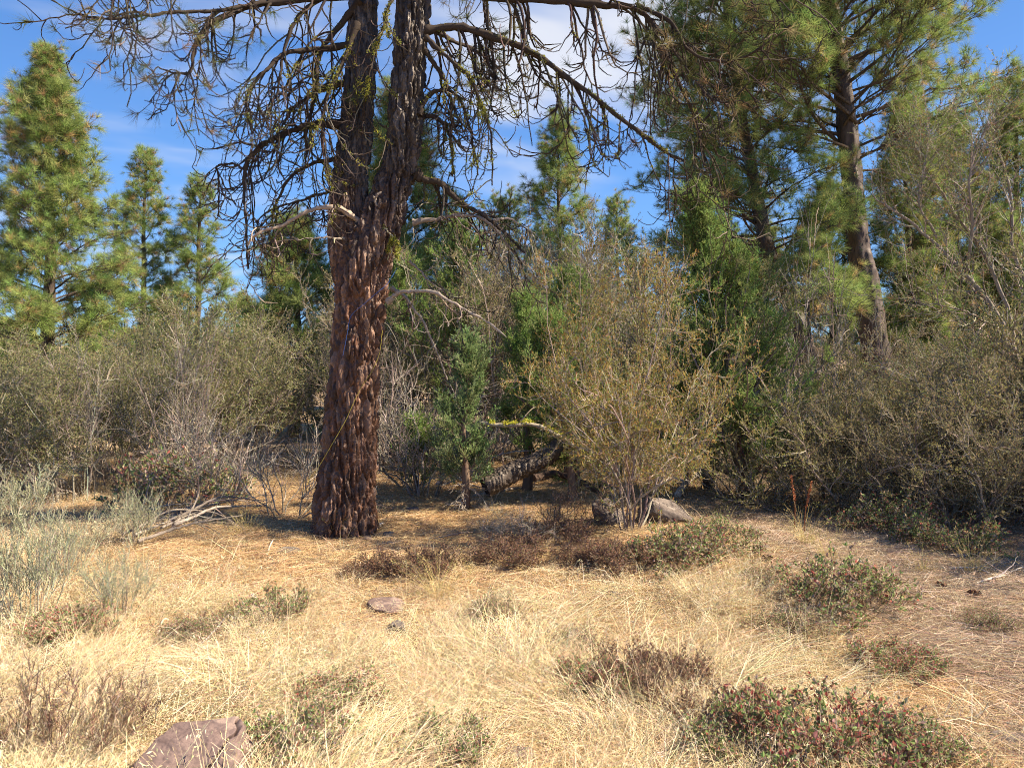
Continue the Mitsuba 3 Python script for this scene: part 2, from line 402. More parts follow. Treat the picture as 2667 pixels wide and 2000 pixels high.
def stem(axis, rad, n, S, seed, squash=1.0, cell=0.046, flare=0.0, depth=1.25, cols=None):
    """A trunk whose bark is real plates: cells taller than wide with sunk furrows between them."""
    rng = RNG(seed)
    ax = spline(axis, n); rr = np.interp(np.linspace(0, 1, n), np.linspace(0, 1, len(rad)), rad)
    g = np.arange(S) * 2 * np.pi / S
    s = np.linspace(0, 1, n)
    t = nrm(np.gradient(ax, axis=0))
    e1 = nrm(np.cross(np.array([0, 1.0, 0]), t)); e2 = np.cross(t, e1)
    e = np.cos(g)[None, :, None] * e1[:, None] + np.sin(g)[None, :, None] * e2[:, None] * squash
    fl = 1 + flare * np.exp(-s * n / (n * 0.045))[:, None] * (0.6 + 0.8 * meshkit.noise(np.stack([np.cos(g), np.sin(g), 0 * g], -1) * 1.6 + seed, 2)[None])
    big = 1 + 0.10 * (fbm(ax[:, None] + e * 0.35, 2, seed) - 0.5) * 2
    p0 = ax[:, None] + e * (rr[:, None] * fl * big)[..., None]
    q = p0.reshape(-1, 3)
    wq = q + 0.03 * np.stack([fbm(q * 7, 2, 1), fbm(q * 7, 2, 2), fbm(q * 4, 2, 3)], -1)
    sc = np.array([1, 1, 0.24]) / cell
    lo, hi = (wq * sc).min(0) - 1, (wq * sc).max(0) + 1
    # one jittered seed per unit cell that lies near the surface
    cells = np.unique(np.floor(np.vstack([wq * sc + o for o in np.array(np.meshgrid([-1, 0, 1], [-1, 0, 1], [-1, 0, 1])).reshape(3, -1).T * 0.7])).astype(int), axis=0)
    seeds = cells + rng.random(cells.shape)
    d, k = cKDTree(seeds).query(wq * sc, k=2)
    edge = sstep(0.02, 0.42, d[:, 1] - d[:, 0])
    lift = rng.random(len(seeds))[k[:, 0]]
    fur = np.abs(fbm(wq * np.array([13, 13, 2.0]), 2, 14) - 0.5) * 2                   # long furrows running up the stem
    disp = (edge * (0.75 + 0.5 * lift) - 0.95) * 0.019 * depth + (sstep(0.0, 0.26, fur) - 0.95) * 0.024 * depth + (fbm(q * [70, 70, 40], 2, 5) - 0.5) * 0.010 * depth
    # thin flakes that shell off the plates in steps
    fs = np.array([1, 1, 0.45]) / 0.017
    fc = np.unique(np.floor(np.vstack([q * fs + o for o in ([0, 0, 0], [.8, 0, 0], [-.8, 0, 0], [0, .8, 0], [0, -.8, 0], [0, 0, .8], [0, 0, -.8])])).astype(int), axis=0)
    _, fk = cKDTree(fc + rng.random(fc.shape)).query(q * fs)
    fl_ = rng.random(len(fc))[fk]
    disp = disp + (fl_ - 0.5) * 0.008 * depth
    rows = fbm(q * [3, 3, 1.2], 2, 9)
    v = q + (e.reshape(-1, 3)) * (disp * (0.7 + 0.6 * rows))[:, None]
    pick = rng.integers(0, 4, len(seeds))[k[:, 0]]
    grey = sstep(2.2, 3.6, q[:, 2] + 1.1 * (fbm(q * 2.3, 3, 6) - 0.5))[:, None]
    flake = (fl_ > 0.78)[:, None]
    c = BARK_RED[pick] * (1 - grey) + BARK_GREY[pick] * grey if cols is None else np.asarray(cols)[pick]
    c = c * (0.85 + 0.3 * rng.random((len(seeds), 1))[k[:, 0]]) * (1 + 0.45 * flake)
    a, b = np.meshgrid(np.arange(n - 1), np.arange(S), indexing='ij')
    A, B = a * S + b, a * S + (b + 1) % S
    f = np.concatenate([np.stack([A, B, B + S], -1).reshape(-1, 3), np.stack([A, B + S, A + S], -1).reshape(-1, 3)])
    m = MB(); m.add(v, f, c)
    return m


big = thing('forked_pine', 'huge old pine with red bark and forked trunk, dominating the photo', 'tree')
tb = at(896, 1372, TY); tb[2] = float(height(tb[0], tb[1]))


def tp(px, py, dy=0.0):
    return at(px, py, TY + dy)


wpx = lambda w_: w_ / 2 / F * TY
put(f'{big}__trunk', stem([tb - [0.0, 0, 0.12], tp(898, 1290), tp(908, 1200), tp(914, 1090), tp(924, 935), tp(938, 800), tp(948, 700), tp(985, 600, .02), tp(1014, 520, .04), tp(1044, 420, .05), tp(1056, 300, .05), tp(1066, 180, .05), tp(1072, 50, .05), tp(1078, -120, .05), tp(1086, -420, .05)],
     [wpx(174), wpx(160), wpx(148), wpx(140), wpx(132), wpx(140), wpx(146), wpx(130), wpx(108), wpx(98), wpx(94), wpx(92), wpx(96), wpx(90), wpx(70)], 960, 320, 1, flare=0.16), 'bark_mat', True)
put(f'{big}__second_trunk', stem([tp(950, 830, .10), tp(925, 720, .08), tp(908, 620, .06), tp(905, 540, .06), tp(916, 440, .10), tp(930, 330, .13), tp(940, 180, .16), tp(944, 40, .2), tp(948, -120, .22), tp(940, -420, .25)],
     [wpx(60), wpx(112), wpx(112), wpx(100), wpx(92), wpx(90), wpx(86), wpx(82), wpx(78), wpx(60)], 560, 220, 2, cell=0.032, depth=0.8), 'bark_mat', True, label='darker left stem of the forked trunk')

LIMB_COL, TWIG_COL, DEAD_COL = (0.055, 0.046, 0.04), (0.062, 0.052, 0.046), (0.30, 0.265, 0.23)
CURL = [0, -0.55, -0.45, -0.30, -0.12, 0.05, 0.30, 0.45]


def limb(pts, r0, r1, seed, col=LIMB_COL, twigs=14, L=(0.35, 0.9), sub=3, needles=0, lichen=0, label=None, hang=1.0, t=(0.12, 1), flare=0.7):
    rng = RNG(seed + 300)
    P = spline([tp(*p) for p in pts], 44)
    P[2:] += np.cumsum(rng.normal(size=(42, 3)) * 0.004, 0)
    s = np.linspace(0, 1, 44)
    r = (r0 + (r1 - r0) * s ** 0.8) * (1 + 0.14 * rng.normal(size=44)) * (1 + flare * np.exp(-s * 25))
    mb = MB(); mb.tubes(P[None], r[None], 9, col)
    mb.v[0] += (meshkit.noise(mb.v[0] * 55, 2)[:, None] - 0.5) * min(0.012, r0 * 0.3)
    key = f'{big}__' + ('limb' if (n_ := USED.setdefault('limb', 0)) == 0 else f'limb_{n_:03d}')
    USED['limb'] += 1
    put(key, mb, 'wood_mat', True)
    if label:
        labels[key] = {'label': label}
    if twigs:
        tw = MB()
        P1, R1 = grow(rng, P[None], r[None], twigs, t, L, (0.5, 1.5), np.array(CURL) * hang * rng.uniform(0.7, 1.2), 0.20, 8, 0.30, 0.003)
        R1 = np.clip(R1 * 1.5, 0.0036, 0.0135)
        dead = palette(rng, len(P1), [col, TWIG_COL, (0.14, 0.12, 0.10)], [3, 4, 1], 0.3)
        tw.tubes(P1, R1, 5, dead)
        P2, R2 = grow(rng, P1, R1, sub, (0.25, 1), (0.12, 0.42), (0.4, 1.4), np.array([0, -.25, -.15, 0, .25, .45, .5]) * rng.uniform(0.6, 1.2), 0.28, 7, 0.8, 0.0022)
        R2 = np.clip(R2 * 1.3, 0.0028, 0.0070)
        tw.tubes(P2, R2, 4, palette(rng, len(P2), [col, TWIG_COL, (0.2, 0.17, 0.14)], [3, 4, 1], 0.3))
        put(f'{key}__twigs', tw, 'wood_mat', True, kind='stuff')
        if needles:
            pos = np.vstack([P2[:, -1], P1[:, -1]]); tan = np.vstack([nrm(P2[:, -1] - P2[:, -2]), nrm(P1[:, -1] - P1[:, -2])])
            k = rng.random(len(pos)) < needles
            nb = MB(); tufts(nb, rng, pos[k], tan[k], 30, ([(0.10, 0.125, 0.045), (0.16, 0.16, 0.07), (0.24, 0.18, 0.10)], [3, 2, 1.4]), L=(0.08, 0.17), w=0.0042)  # needle colours darkened so the tufts look backlit
            put(f'{key}__needles', nb, 'leaf_mat', kind='stuff')
    if lichen:
        allp = [P[None]] + ([P1] if twigs else [])
        lp = []
        for Q in allp:
            a_, _ = along(rng, Q, max(2, int(lichen * 420 / len(Q))), (0.05, 0.95)); lp.append(a_)
        lp = np.vstack(lp)
        lp = lp[meshkit.noise(lp * 5, 4) > 0.50]
        if len(lp):
            lp = np.repeat(lp, 5, 0) + rng.normal(size=(5 * len(lp), 3)) * 0.010 + np.array([0, 0, 0.004])
            lm = MB(); lm.leaves(lp, rng.normal(size=lp.shape) + [0, 0, .6], rng.uniform(0.012, 0.03, len(lp)), 0.011, palette(rng, len(lp), [(0.27, 0.29, 0.055), (0.36, 0.36, 0.08), (0.18, 0.20, 0.06)], [2, 2, 2]), rng)
            put(f'{key}__lichen', lm, 'leaf_mat', kind='stuff')
    return key


# limbs on the right
limb([(1085, 90), (1115, 76), (1206, 70), (1300, 95), (1390, 134), (1519, 220), (1630, 303), (1724, 378), (1790, 420)], 0.050, 0.012, 1, twigs=36, L=(0.45, 1.3), sub=5, lichen=1.6, hang=1.7, t=(0.15, 1))
limb([(1090, -40), (1250, -15), (1433, -4), (1560, 6), (1650, 14), (1700, 60), (1760, 190), (1810, 300), (1845, 420)], 0.055, 0.010, 2, twigs=46, L=(0.4, 1.4), sub=5, hang=1.7, needles=0.10, lichen=0.8)
limb([(1660, 12, -.02), (1740, 60, -.2), (1800, 135, -.4), (1900, 155, -.6), (1990, 120, -.8), (2070, 60, -1.0)], 0.020, 0.007, 3, flare=0, twigs=22, L=(0.3, 0.8), sub=4, needles=0.45, hang=0.6)
limb([(1700, 60, -.2), (1770, 150, -.4), (1840, 250, -.6), (1905, 265, -.8), (1960, 210, -.9)], 0.014, 0.005, 4, flare=0, twigs=14, L=(0.25, 0.6), sub=3, needles=0.5, hang=0.6)
limb([(1100, 125), (1150, 200), (1171, 262), (1175, 380), (1184, 480)], 0.024, 0.007, 5, twigs=12, L=(0.3, 0.7), lichen=0.5)
limb([(1110, 100, -.1), (1167, 145, -.2), (1226, 202, -.25), (1247, 270, -.3), (1268, 317, -.3), (1281, 380, -.3), (1281, 485, -.3)], 0.022, 0.007, 6, twigs=14, L=(0.3, 0.7), lichen=0.8)
limb([(1090, 300), (1110, 250), (1140, 232), (1180, 245), (1205, 304), (1222, 380), (1230, 447)], 0.026, 0.008, 7, twigs=10, L=(0.25, 0.6), lichen=0.4)
limb([(1085, 315, .1), (1112, 298, .1), (1150, 306, .15), (1180, 350, .2), (1179, 440, .2)], 0.03, 0.008, 8, twigs=10, L=(0.25, 0.6), lichen=0.3)
limb([(1085, 455), (1117, 470), (1150, 481), (1200, 527), (1264, 565), (1319, 607), (1372, 658)], 0.042, 0.012, 9, twigs=16, L=(0.25, 0.7), lichen=0.5)
limb([(1075, 580), (1130, 574), (1180, 569), (1255, 578), (1298, 612), (1336, 658), (1370, 700)], 0.024, 0.007, 10, (0.22, 0.19, 0.165), twigs=12, L=(0.2, 0.6))
limb([(1285, 575), (1320, 568), (1355, 590), (1385, 618)], 0.013, 0.005, 11, DEAD_COL, twigs=4, L=(0.12, 0.3))
limb([(1010, 786, -.1), (1030, 772, -.15), (1053, 763, -.2), (1112, 763, -.3), (1167, 789, -.35), (1209, 814, -.4), (1256, 839, -.45), (1310, 885, -.5)], 0.022, 0.007, 12, DEAD_COL, twigs=7, L=(0.15, 0.45), sub=2, label='bleached dead limb arching right from the lower trunk')
limb([(1019, 750, .1), (1053, 776, .1), (1095, 831, .05), (1137, 902, 0), (1171, 987, 0)], 0.020, 0.007, 13, (0.27, 0.235, 0.20), twigs=7, L=(0.15, 0.45), sub=2)
limb([(1065, 680, .1), (1082, 700, .1), (1120, 738, .05), (1180, 784, 0)], 0.014, 0.006, 14, (0.27, 0.235, 0.20), twigs=5, L=(0.15, 0.4), sub=2)
limb([(1190, 840, -.3), (1215, 800, -.3), (1225, 780, -.3)], 0.007, 0.003, 15, DEAD_COL, twigs=0)
# limbs on the left
limb([(1040, -20), (900, -12, -.1), (675, 8, -.3), (561, 42, -.45), (506, 84, -.6), (485, 169, -.7), (468, 192, -.7), (400, 177, -.8)], 0.045, 0.006, 20, twigs=26, L=(0.25, 0.6), sub=4, needles=0.28)
limb([(690, 5, -.29), (560, 30, -.6), (440, 30, -.8), (340, 40, -1.0), (215, 38, -1.2), (140, 0, -1.3)], 0.020, 0.005, 21, flare=0, twigs=16, L=(0.2, 0.55), sub=4, needles=0.42, hang=0.5)
limb([(935, 112, .12), (800, 133, -.1), (738, 148, -.2), (690, 190, -.3), (650, 240, -.35), (646, 290, -.4), (658, 345, -.4)], 0.032, 0.007, 22, twigs=22, L=(0.35, 1.0), sub=3, lichen=0.5)
limb([(928, 325, .12), (800, 330, 0), (717, 363, -.1), (667, 392, -.2), (637, 440, -.25), (633, 506, -.3), (641, 590, -.3), (645, 695, -.3)], 0.036, 0.009, 23, twigs=18, L=(0.3, 0.8), sub=3)
limb([(637, 440, -.25), (600, 436, -.3), (570, 447, -.3), (590, 498, -.35), (624, 544, -.35)], 0.014, 0.005, 24, flare=0, twigs=8, L=(0.2, 0.5), sub=3)
limb([(950, 585, -.05), (915, 560, -.12), (868, 536, -.2), (801, 544, -.3), (738, 582, -.35), (675, 603, -.4), (650, 632, -.4)], 0.032, 0.010, 25, (0.34, 0.28, 0.23), twigs=12, L=(0.2, 0.6), label='pale barkless limb reaching left from the fork')
limb([(905, 620, -.1), (860, 620, -.2), (800, 618, -.3), (720, 625, -.35)], 0.012, 0.004, 26, DEAD_COL, twigs=5, L=(0.1, 0.35), sub=2, label='thin white broken stick poking left below the fork')
limb([(935, 5, .1), (840, 120, 0), (820, 230, -.1), (800, 330, -.15), (795, 430, -.15)], 0.03, 0.008, 27, twigs=20, L=(0.4, 1.1), sub=3, lichen=0.8)
limb([(930, 60, -.2), (890, 170, -.3), (850, 270, -.4), (845, 360, -.4), (860, 470, -.35)], 0.024, 0.007, 28, twigs=18, L=(0.4, 1.1), sub=3, lichen=0.8)
limb([(935, 200, .16), (830, 240, .3), (760, 290, .35), (720, 370, .4)], 0.03, 0.008, 29, twigs=16, L=(0.4, 1.0), sub=3, lichen=0.4)
limb([(945, -60, .1), (820, 10, -.1), (760, 70, -.2), (720, 160, -.25), (700, 260, -.3)], 0.03, 0.008, 30, twigs=18, L=(0.4, 1.1), sub=3, needles=0.12, lichen=0.4)
limb([(916, 415, .1), (820, 420, .1), (760, 450, 0), (720, 520, 0), (700, 600, 0)], 0.026, 0.007, 31, twigs=13, L=(0.3, 0.8), sub=3, lichen=0.3)
limb([(910, 495, .1), (850, 500, .1), (790, 520, .2), (700, 540, .3), (655, 570, .3)], 0.02, 0.006, 32, twigs=16, L=(0.2, 0.5), sub=3)
limb([(1060, -50, 0), (1015, 10, -.25), (985, 110, -.35), (960, 190, -.4), (955, 300, -.4)], 0.018, 0.006, 33, twigs=14, L=(0.25, 0.6), sub=3, lichen=0.8)
limb([(990, 560, -.12), (984, 520, -.14), (988, 512, -.16), (1003, 508, -.18)], 0.012, 0.008, 34, DEAD_COL, twigs=0, label='short white snag standing in the fork')
limb([(1000, 590, -.15), (1015, 620, -.2), (1035, 670, -.25)], 0.008, 0.004, 35, (0.3, 0.28, 0.2), twigs=2, L=(0.1, 0.3), lichen=0.3)
limb([(945, -300, .1), (700, -250, -.6), (430, -160, -1.2), (330, -20, -1.5)], 0.05, 0.012, 36, twigs=24, L=(0.4, 1.0), sub=4, needles=0.35)
limb([(1090, -260, .1), (1400, -270, -.4), (1800, -160, -1.0), (2000, -30, -1.3)], 0.05, 0.012, 37, twigs=24, L=(0.4, 1.0), sub=4, needles=0.45)
limb([(1080, -200, .4), (1150, -180, 1.4), (1230, -120, 2.2), (1260, -20, 2.6), (1275, 80, 2.8)], 0.05, 0.010, 38, twigs=26, L=(0.4, 1.0), sub=4, needles=0.5)
limb([(1085, 60, .3), (1180, 110, 1.0), (1260, 150, 1.5), (1340, 230, 1.8)], 0.03, 0.008, 39, twigs=18, L=(0.3, 0.8), sub=3, needles=0.5)

# ------------------------------------------------------------------ cords hung round the huge trunk
def cord(pts, r, col, base, label, cat):
    P = spline([tp(*p) for p in pts], 60)
    mb = MB(); mb.tubes(P[None], np.full((1, 60), r), 6, col)
    key = thing(base, label, cat); put(key, mb, 'wood_mat', True)
    labels[key] = {'label': label, 'category': cat}


cord([(996, 860, -.20), (988, 920, -.23), (968, 968, -.26), (939, 1012, -.28), (915, 1062, -.30), (900, 1095, -.30), (860, 1165, -.33), (825, 1223, -.33), (808, 1245, -.33), (800, 1262, -.34)], 0.0023, (0.38, 0.33, 0.07), 'yellow_cord', 'thin yellow cord slanting down across the red bark', 'cord')
cord([(1034, 698, -.12), (1010, 738, -.24), (985, 760, -.28), (950, 790, -.31), (915, 822, -.31), (906, 860, -.30), (900, 892, -.29), (893, 926, -.27)], 0.0022, (0.05, 0.12, 0.36), 'blue_cord', 'thin blue cord stretched over the upper red bark', 'cord')


# ------------------------------------------------------------------ shrubs
def shrub_proto(key, seed, H, n_stem, ring, lean, leafc, wood, leaf, n1=10, n2=8, l1=(0.3, 0.7), l2=(0.10, 0.30), per=(5, 9), r=0.012, up=0.10, leafup=0.4, wig=0.12, t1=(0.2, 1), sp1=(0.35, 0.9)):
    rng = RNG(seed)
    K = 9
    az = rng.uniform(0, 2 * np.pi, n_stem)
    b = np.stack([np.cos(az), np.sin(az), 0 * az], -1) * ring * np.sqrt(rng.random((n_stem, 1)))
    d = nrm(np.stack([np.cos(az), np.sin(az), 0 * az], -1) * np.tan(rng.uniform(*lean, (n_stem, 1))) + [0, 0, 1] + rng.normal(size=(n_stem, 3)) * 0.1)
    ln = H * rng.uniform(0.75, 1.08, n_stem)
    P = np.empty((n_stem, K, 3)); P[:, 0] = b - [0, 0, 0.03]
    for k in range(1, K):
        d = nrm(d + np.array([0, 0, up * 0.4]) + rng.normal(size=d.shape) * wig)
        P[:, k] = P[:, k - 1] + d * (ln / (K - 1))[:, None]
    R = (r * rng.uniform(0.6, 1.3, n_stem))[:, None] * np.linspace(1, 0.25, K)
    wd, lf = MB(), MB()
    wcol = lambda n: palette(rng, n, *wood, jit=0.25)
    wd.tubes(P, R, 6, wcol(n_stem))
    P1, R1 = grow(rng, P, R, n1, t1, (l1[0] * H / 2, l1[1] * H / 2), sp1, up, wig, 6, 0.55, 0.0022, 0.45)
    wd.tubes(P1, R1, 4, wcol(len(P1)))
    P2, R2 = grow(rng, P1, R1, n2, (0.25, 1), l2, (0.3, 1.0), up, wig * 1.3, 4, 0.7, 0.0014)
    R2 = np.minimum(R2, 0.0035)
    wd.tubes(P2, R2, 3, wcol(len(P2)))
    for Q, m in ((P1, per[0]), (P2, per[1])):
        if m:
            p, t = along(rng, Q, m, (0.3, 1))
            dd = t * 0.7 + rng.normal(size=p.shape) * 0.6 + np.array([0, 0, leafup])
            L = rng.uniform(leaf[0] * 0.6, leaf[0] * 1.25, len(p))
            lf.leaves(p, dd, L, L * leaf[1], palette(rng, len(p), *leafc, jit=0.3), rng)
    g = {'type': 'shapegroup', 'stems': wd.ply('wood_mat')}
    if per[0] or per[1]:
        g['leaves'] = lf.ply('leaf_mat')
    scene[key] = g


GREYW = ([(0.31, 0.275, 0.24), (0.24, 0.21, 0.18), (0.42, 0.385, 0.35), (0.16, 0.135, 0.115)], [3, 3, 2, 2])
OLIVE = ([(0.215, 0.235, 0.105), (0.265, 0.28, 0.135), (0.17, 0.20, 0.08), (0.27, 0.215, 0.125)], [3, 3, 2, 1.6])
OLIVEG = ([(0.26, 0.26, 0.105), (0.31, 0.295, 0.135), (0.20, 0.21, 0.085), (0.31, 0.23, 0.12)], [3, 3, 2, 1])
RUST = ([(0.33, 0.25, 0.08), (0.27, 0.265, 0.09), (0.38, 0.27, 0.10), (0.21, 0.24, 0.08), (0.36, 0.19, 0.08)], [2.6, 3, 1.6, 3.2, 1])
DUSK = ([(0.27, 0.245, 0.14), (0.22, 0.21, 0.115), (0.32, 0.25, 0.16), (0.22, 0.225, 0.105)], [3, 3, 2, 2])
MATC = ([(0.20, 0.28, 0.105), (0.27, 0.33, 0.14), (0.36, 0.12, 0.10), (0.42, 0.32, 0.22), (0.30, 0.19, 0.12), (0.46, 0.38, 0.32)], [4, 3.5, 0.9, 2.4, 1.6, 1.8])
MATR = ([(0.20, 0.28, 0.105), (0.25, 0.31, 0.14), (0.36, 0.10, 0.085), (0.42, 0.20, 0.17), (0.44, 0.33, 0.25), (0.28, 0.16, 0.10)], [3.5, 2.5, 1.3, 1.6, 2.4, 1.8])
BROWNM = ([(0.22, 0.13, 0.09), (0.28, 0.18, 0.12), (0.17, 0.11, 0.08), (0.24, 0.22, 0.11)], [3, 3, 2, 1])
SAGE = ([(0.40, 0.42, 0.27), (0.34, 0.36, 0.23), (0.47, 0.47, 0.32)], [3, 3, 2])
SAGEW = ([(0.33, 0.35, 0.26), (0.26, 0.23, 0.19), (0.40, 0.40, 0.32)], [3, 2, 2])
REDW = ([(0.22, 0.13, 0.10), (0.30, 0.25, 0.21), (0.14, 0.09, 0.075)], [3, 2, 2])

for v in range(4):
    shrub_proto(f'olive_shrub_{v}', 10 + v, 2.2, 15, 0.28, (0.05, 0.42), OLIVE, GREYW, (0.030, 0.40), n1=12, n2=9, per=(10, 13), wig=0.17)
for v in range(3):
    shrub_proto(f'grey_shrub_{v}', 20 + v, 2.2, 15, 0.25, (0.05, 0.5), DUSK, GREYW, (0.027, 0.40), n1=11, n2=9, per=(6, 8), wig=0.17)
for v in range(3):
    shrub_proto(f'spread_shrub_{v}', 30 + v, 1.7, 20, 0.35, (0.25, 0.95), OLIVEG if v != 1 else DUSK, GREYW, (0.027, 0.40), n1=12, n2=9, per=(9, 12), wig=0.18, t1=(0.12, 1))
for v in range(3):
    shrub_proto(f'mat_shrub_{v}', 40 + v, 0.40, 34, 0.30, (0.2, 1.15), MATC if v != 2 else MATR, REDW, (0.032, 0.6), n1=6, n2=4, l1=(0.6, 1.3), l2=(0.05, 0.14), per=(3, 5), r=0.0045, wig=0.22)
for v in range(2):
    shrub_proto(f'twiggy_mat_{v}', 45 + v, 0.32, 36, 0.28, (0.3, 1.2), MATC, REDW, (0.022, 0.5), n1=7, n2=5, l1=(0.6, 1.3), l2=(0.05, 0.14), per=(2, 3), r=0.0045, wig=0.26)
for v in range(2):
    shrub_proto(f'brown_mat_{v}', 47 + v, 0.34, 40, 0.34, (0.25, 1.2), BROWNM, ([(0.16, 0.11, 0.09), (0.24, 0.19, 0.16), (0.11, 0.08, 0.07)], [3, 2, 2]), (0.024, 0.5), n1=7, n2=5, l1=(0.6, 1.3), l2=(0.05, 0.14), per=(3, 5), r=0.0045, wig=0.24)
for v in range(3):
    shrub_proto(f'sage_{v}', 50 + v, 0.75, 24, 0.12, (0.05, 0.6), SAGE, SAGEW, (0.034, 0.11), n1=6, n2=3, l1=(0.35, 0.8), l2=(0.08, 0.2), per=(8, 9), r=0.005, up=0.22, leafup=0.8, wig=0.08, t1=(0.35, 1))
for v in range(3):
    shrub_proto(f'dead_shrub_{v}', 60 + v, 1.0, 12, 0.14, (0.1, 0.9), DUSK, GREYW, (0.015, 0.3), n1=9, n2=6, l1=(0.4, 0.9), l2=(0.1, 0.3), per=(0, 0), r=0.008, wig=0.2)
for v in range(2):
    shrub_proto(f'sprig_shrub_{v}', 70 + v, 0.55, 16, 0.20, (0.05, 0.5), ([(0.20, 0.19, 0.07), (0.27, 0.2, 0.08), (0.16, 0.11, 0.06)], [2, 2, 2]), REDW, (0.012, 0.4), n1=7, n2=4, l1=(0.5, 1.0), l2=(0.06, 0.14), per=(4, 6), r=0.004, wig=0.12)
# the single rusty shrub in the middle
shrub_proto('rust_shrub_0', 80, 2.30, 17, 0.13, (0.03, 0.50), RUST, ([(0.33, 0.285, 0.245), (0.25, 0.205, 0.17), (0.40, 0.36, 0.31), (0.17, 0.135, 0.11)], [3, 3, 2, 1]), (0.036, 0.28), n1=18, n2=10, l1=(0.30, 0.72), per=(11, 13), r=0.012, up=0.05, leafup=0.4, t1=(0.22, 1), wig=0.20, sp1=(0.5, 1.25))


def plant(base, group_key, label, category, p, s=1.0, rz=None, group=None, tilt=0.0, sxy=1.0):
    key = thing(base, label, category, group)
    k = USED[base]
    rz = (k * 2.1) % 6.28 if rz is None else rz
    inst(key, group_key, mat(p, rz, (s * sxy, s * sxy, s), tilt))
    return key




def rank(rows, k, split):
    """How the k-th of the rows (px, depth, ...) is told apart: front or back row, counted from the left."""
    front = rows[k][1] < split
    same = sorted(r_[0] for r_ in rows if (r_[1] < split) == front)
    return f"{ORD[same.index(rows[k][0])]} from the left in the {'front' if front else 'back'} row"


def plant_px(base, gk, label, category, px, Y, H, H0, group=None, sxy=1.0, **kw):
    return plant(base, gk, label, category, on(px, Y), H / H0, group=group, sxy=sxy, **kw)


LEFT = 'olive leafy shrubs of the left thicket'
LL = 'olive shrub left of the huge trunk'
LEFTR = [(25, 9.4, 1.75, 0), (150, 9.0, 1.45, 1), (285, 9.7, 1.75, 2), (410, 10.0, 2.0, 3), (535, 10.5, 2.35, 0), (635, 11.6, 2.0, 1), (85, 11.0, 1.75, 2), (215, 11.5, 1.85, 3), (345, 12, 1.8, 0), (480, 12.6, 2.4, 1), (590, 13.2, 2.3, 2), (-60, 9.0, 1.9, 3), (-140, 11, 2.2, 0), (690, 13, 1.7, 3)]
for k_, (px, Y_, H_, v) in enumerate(LEFTR):
    plant_px('olive_shrub', f'olive_shrub_{v}', LL + ', ' + rank(LEFTR, k_, 10.8), 'shrub', px, Y_, H_, 2.2, LEFT, sxy=(0.9, 1.15, 0.8, 1.0)[k_ % 4])
MID = 'tall grey-brown shrubs in the middle distance'
ML = 'tall grey-brown shrub behind the junipers'
MIDR = [(900, 13.5, 2.5, 0), (1010, 12.6, 2.9, 1), (1110, 12.0, 3.0, 2), (1215, 12.8, 3.3, 0), (1310, 12.0, 3.2, 1), (1420, 12.6, 3.5, 2), (1500, 13.4, 3.6, 0), (1575, 12.2, 3.1, 1), (1080, 14.5, 3.3, 2), (1260, 15, 3.6, 0), (1380, 15, 3.6, 1), (840, 15, 2.6, 2), (1690, 11.5, 2.9, 2), (960, 10.9, 2.0, 0)]
for k_, (px, Y_, H_, v) in enumerate(MIDR):
    plant_px('grey_shrub', f'grey_shrub_{v}', ML + ', ' + rank(MIDR, k_, 12.7), 'shrub', px, Y_, H_, 2.2, MID, sxy=0.85)
plant_px('rust_shrub', 'rust_shrub_0', 'tall upright shrub with rusty orange leaves and pale stems, in front of a boulder', 'shrub', 1640, 7.15, 2.55, 2.30, rz=0.4, sxy=0.66)
plant_px('olive_shrub', 'olive_shrub_1', 'rust tinted tall shrub top just behind the rusty orange shrub', 'shrub', 1640, 10.4, 2.9, 2.2)
plant_px('spread_shrub', 'spread_shrub_0', 'broad yellow-olive shrub with dark underside right of the rusty shrub', 'shrub', 2150, 8.6, 1.75, 1.7, sxy=1.05)
plant_px('spread_shrub', 'spread_shrub_2', 'yellow-olive shrub directly below the trunk of the tall right hand pine', 'shrub', 2300, 9.6, 1.5, 1.7)
plant_px('spread_shrub', 'spread_shrub_1', 'dark twiggy shrub between the white dead wood and the broad olive shrub', 'shrub', 1960, 8.8, 1.35, 1.7)
RT = 'dim brown shrubs of the right thicket'
RL = 'brown twiggy shrub in the right edge thicket'
RTR = [(2420, 8.0, 1.5, 1), (2540, 7.6, 1.45, 1), (2660, 7.9, 1.5, 1), (2480, 9.5, 1.7, 0), (2620, 9.2, 1.75, 1), (2760, 8.2, 1.6, 1), (2290, 8.1, 1.0, 1), (2700, 10.5, 2.0, 0), (2560, 11, 1.9, 1)]
for k_, (px, Y_, H_, v) in enumerate(RTR):
    plant_px('brown_shrub', f'spread_shrub_{v}', RL + ', ' + rank(RTR, k_, 8.9), 'shrub', px, Y_, H_, 1.7, RT)
for k, (x, y, h) in enumerate([(6.0, 7.0, 2.6), (6.9, 7.9, 2.9), (6.5, 6.5, 2.2), (7.4, 8.8, 2.9)]):
    plant('brown_shrub', f'spread_shrub_{k % 3}', 'shrub of the right thicket growing just outside the frame, ' + ['nearest', 'middle', 'lowest', 'farthest'][k] + ' of the four', 'shrub', np.array([x, y, float(height(x, y))]), h / 1.7)
RM = 'leafy shrubs between the right hand pines'
RMR = [(1790, 12.5, 2.5, 1), (1890, 13, 2.2, 2), (1985, 11.6, 2.0, 0), (2090, 11.3, 2.1, 1), (2190, 11.6, 1.55, 2), (2390, 11.6, 1.9, 0), (2480, 12.4, 2.2, 1)]
for k_, (px, Y_, H_, v) in enumerate(RMR):
    plant_px('leafy_shrub', f'grey_shrub_{v}', 'shrub among the right hand pine trunks' + ', ' + rank(RMR, k_, 11.9), 'shrub', px, Y_, H_, 2.2, RM, sxy=0.9)
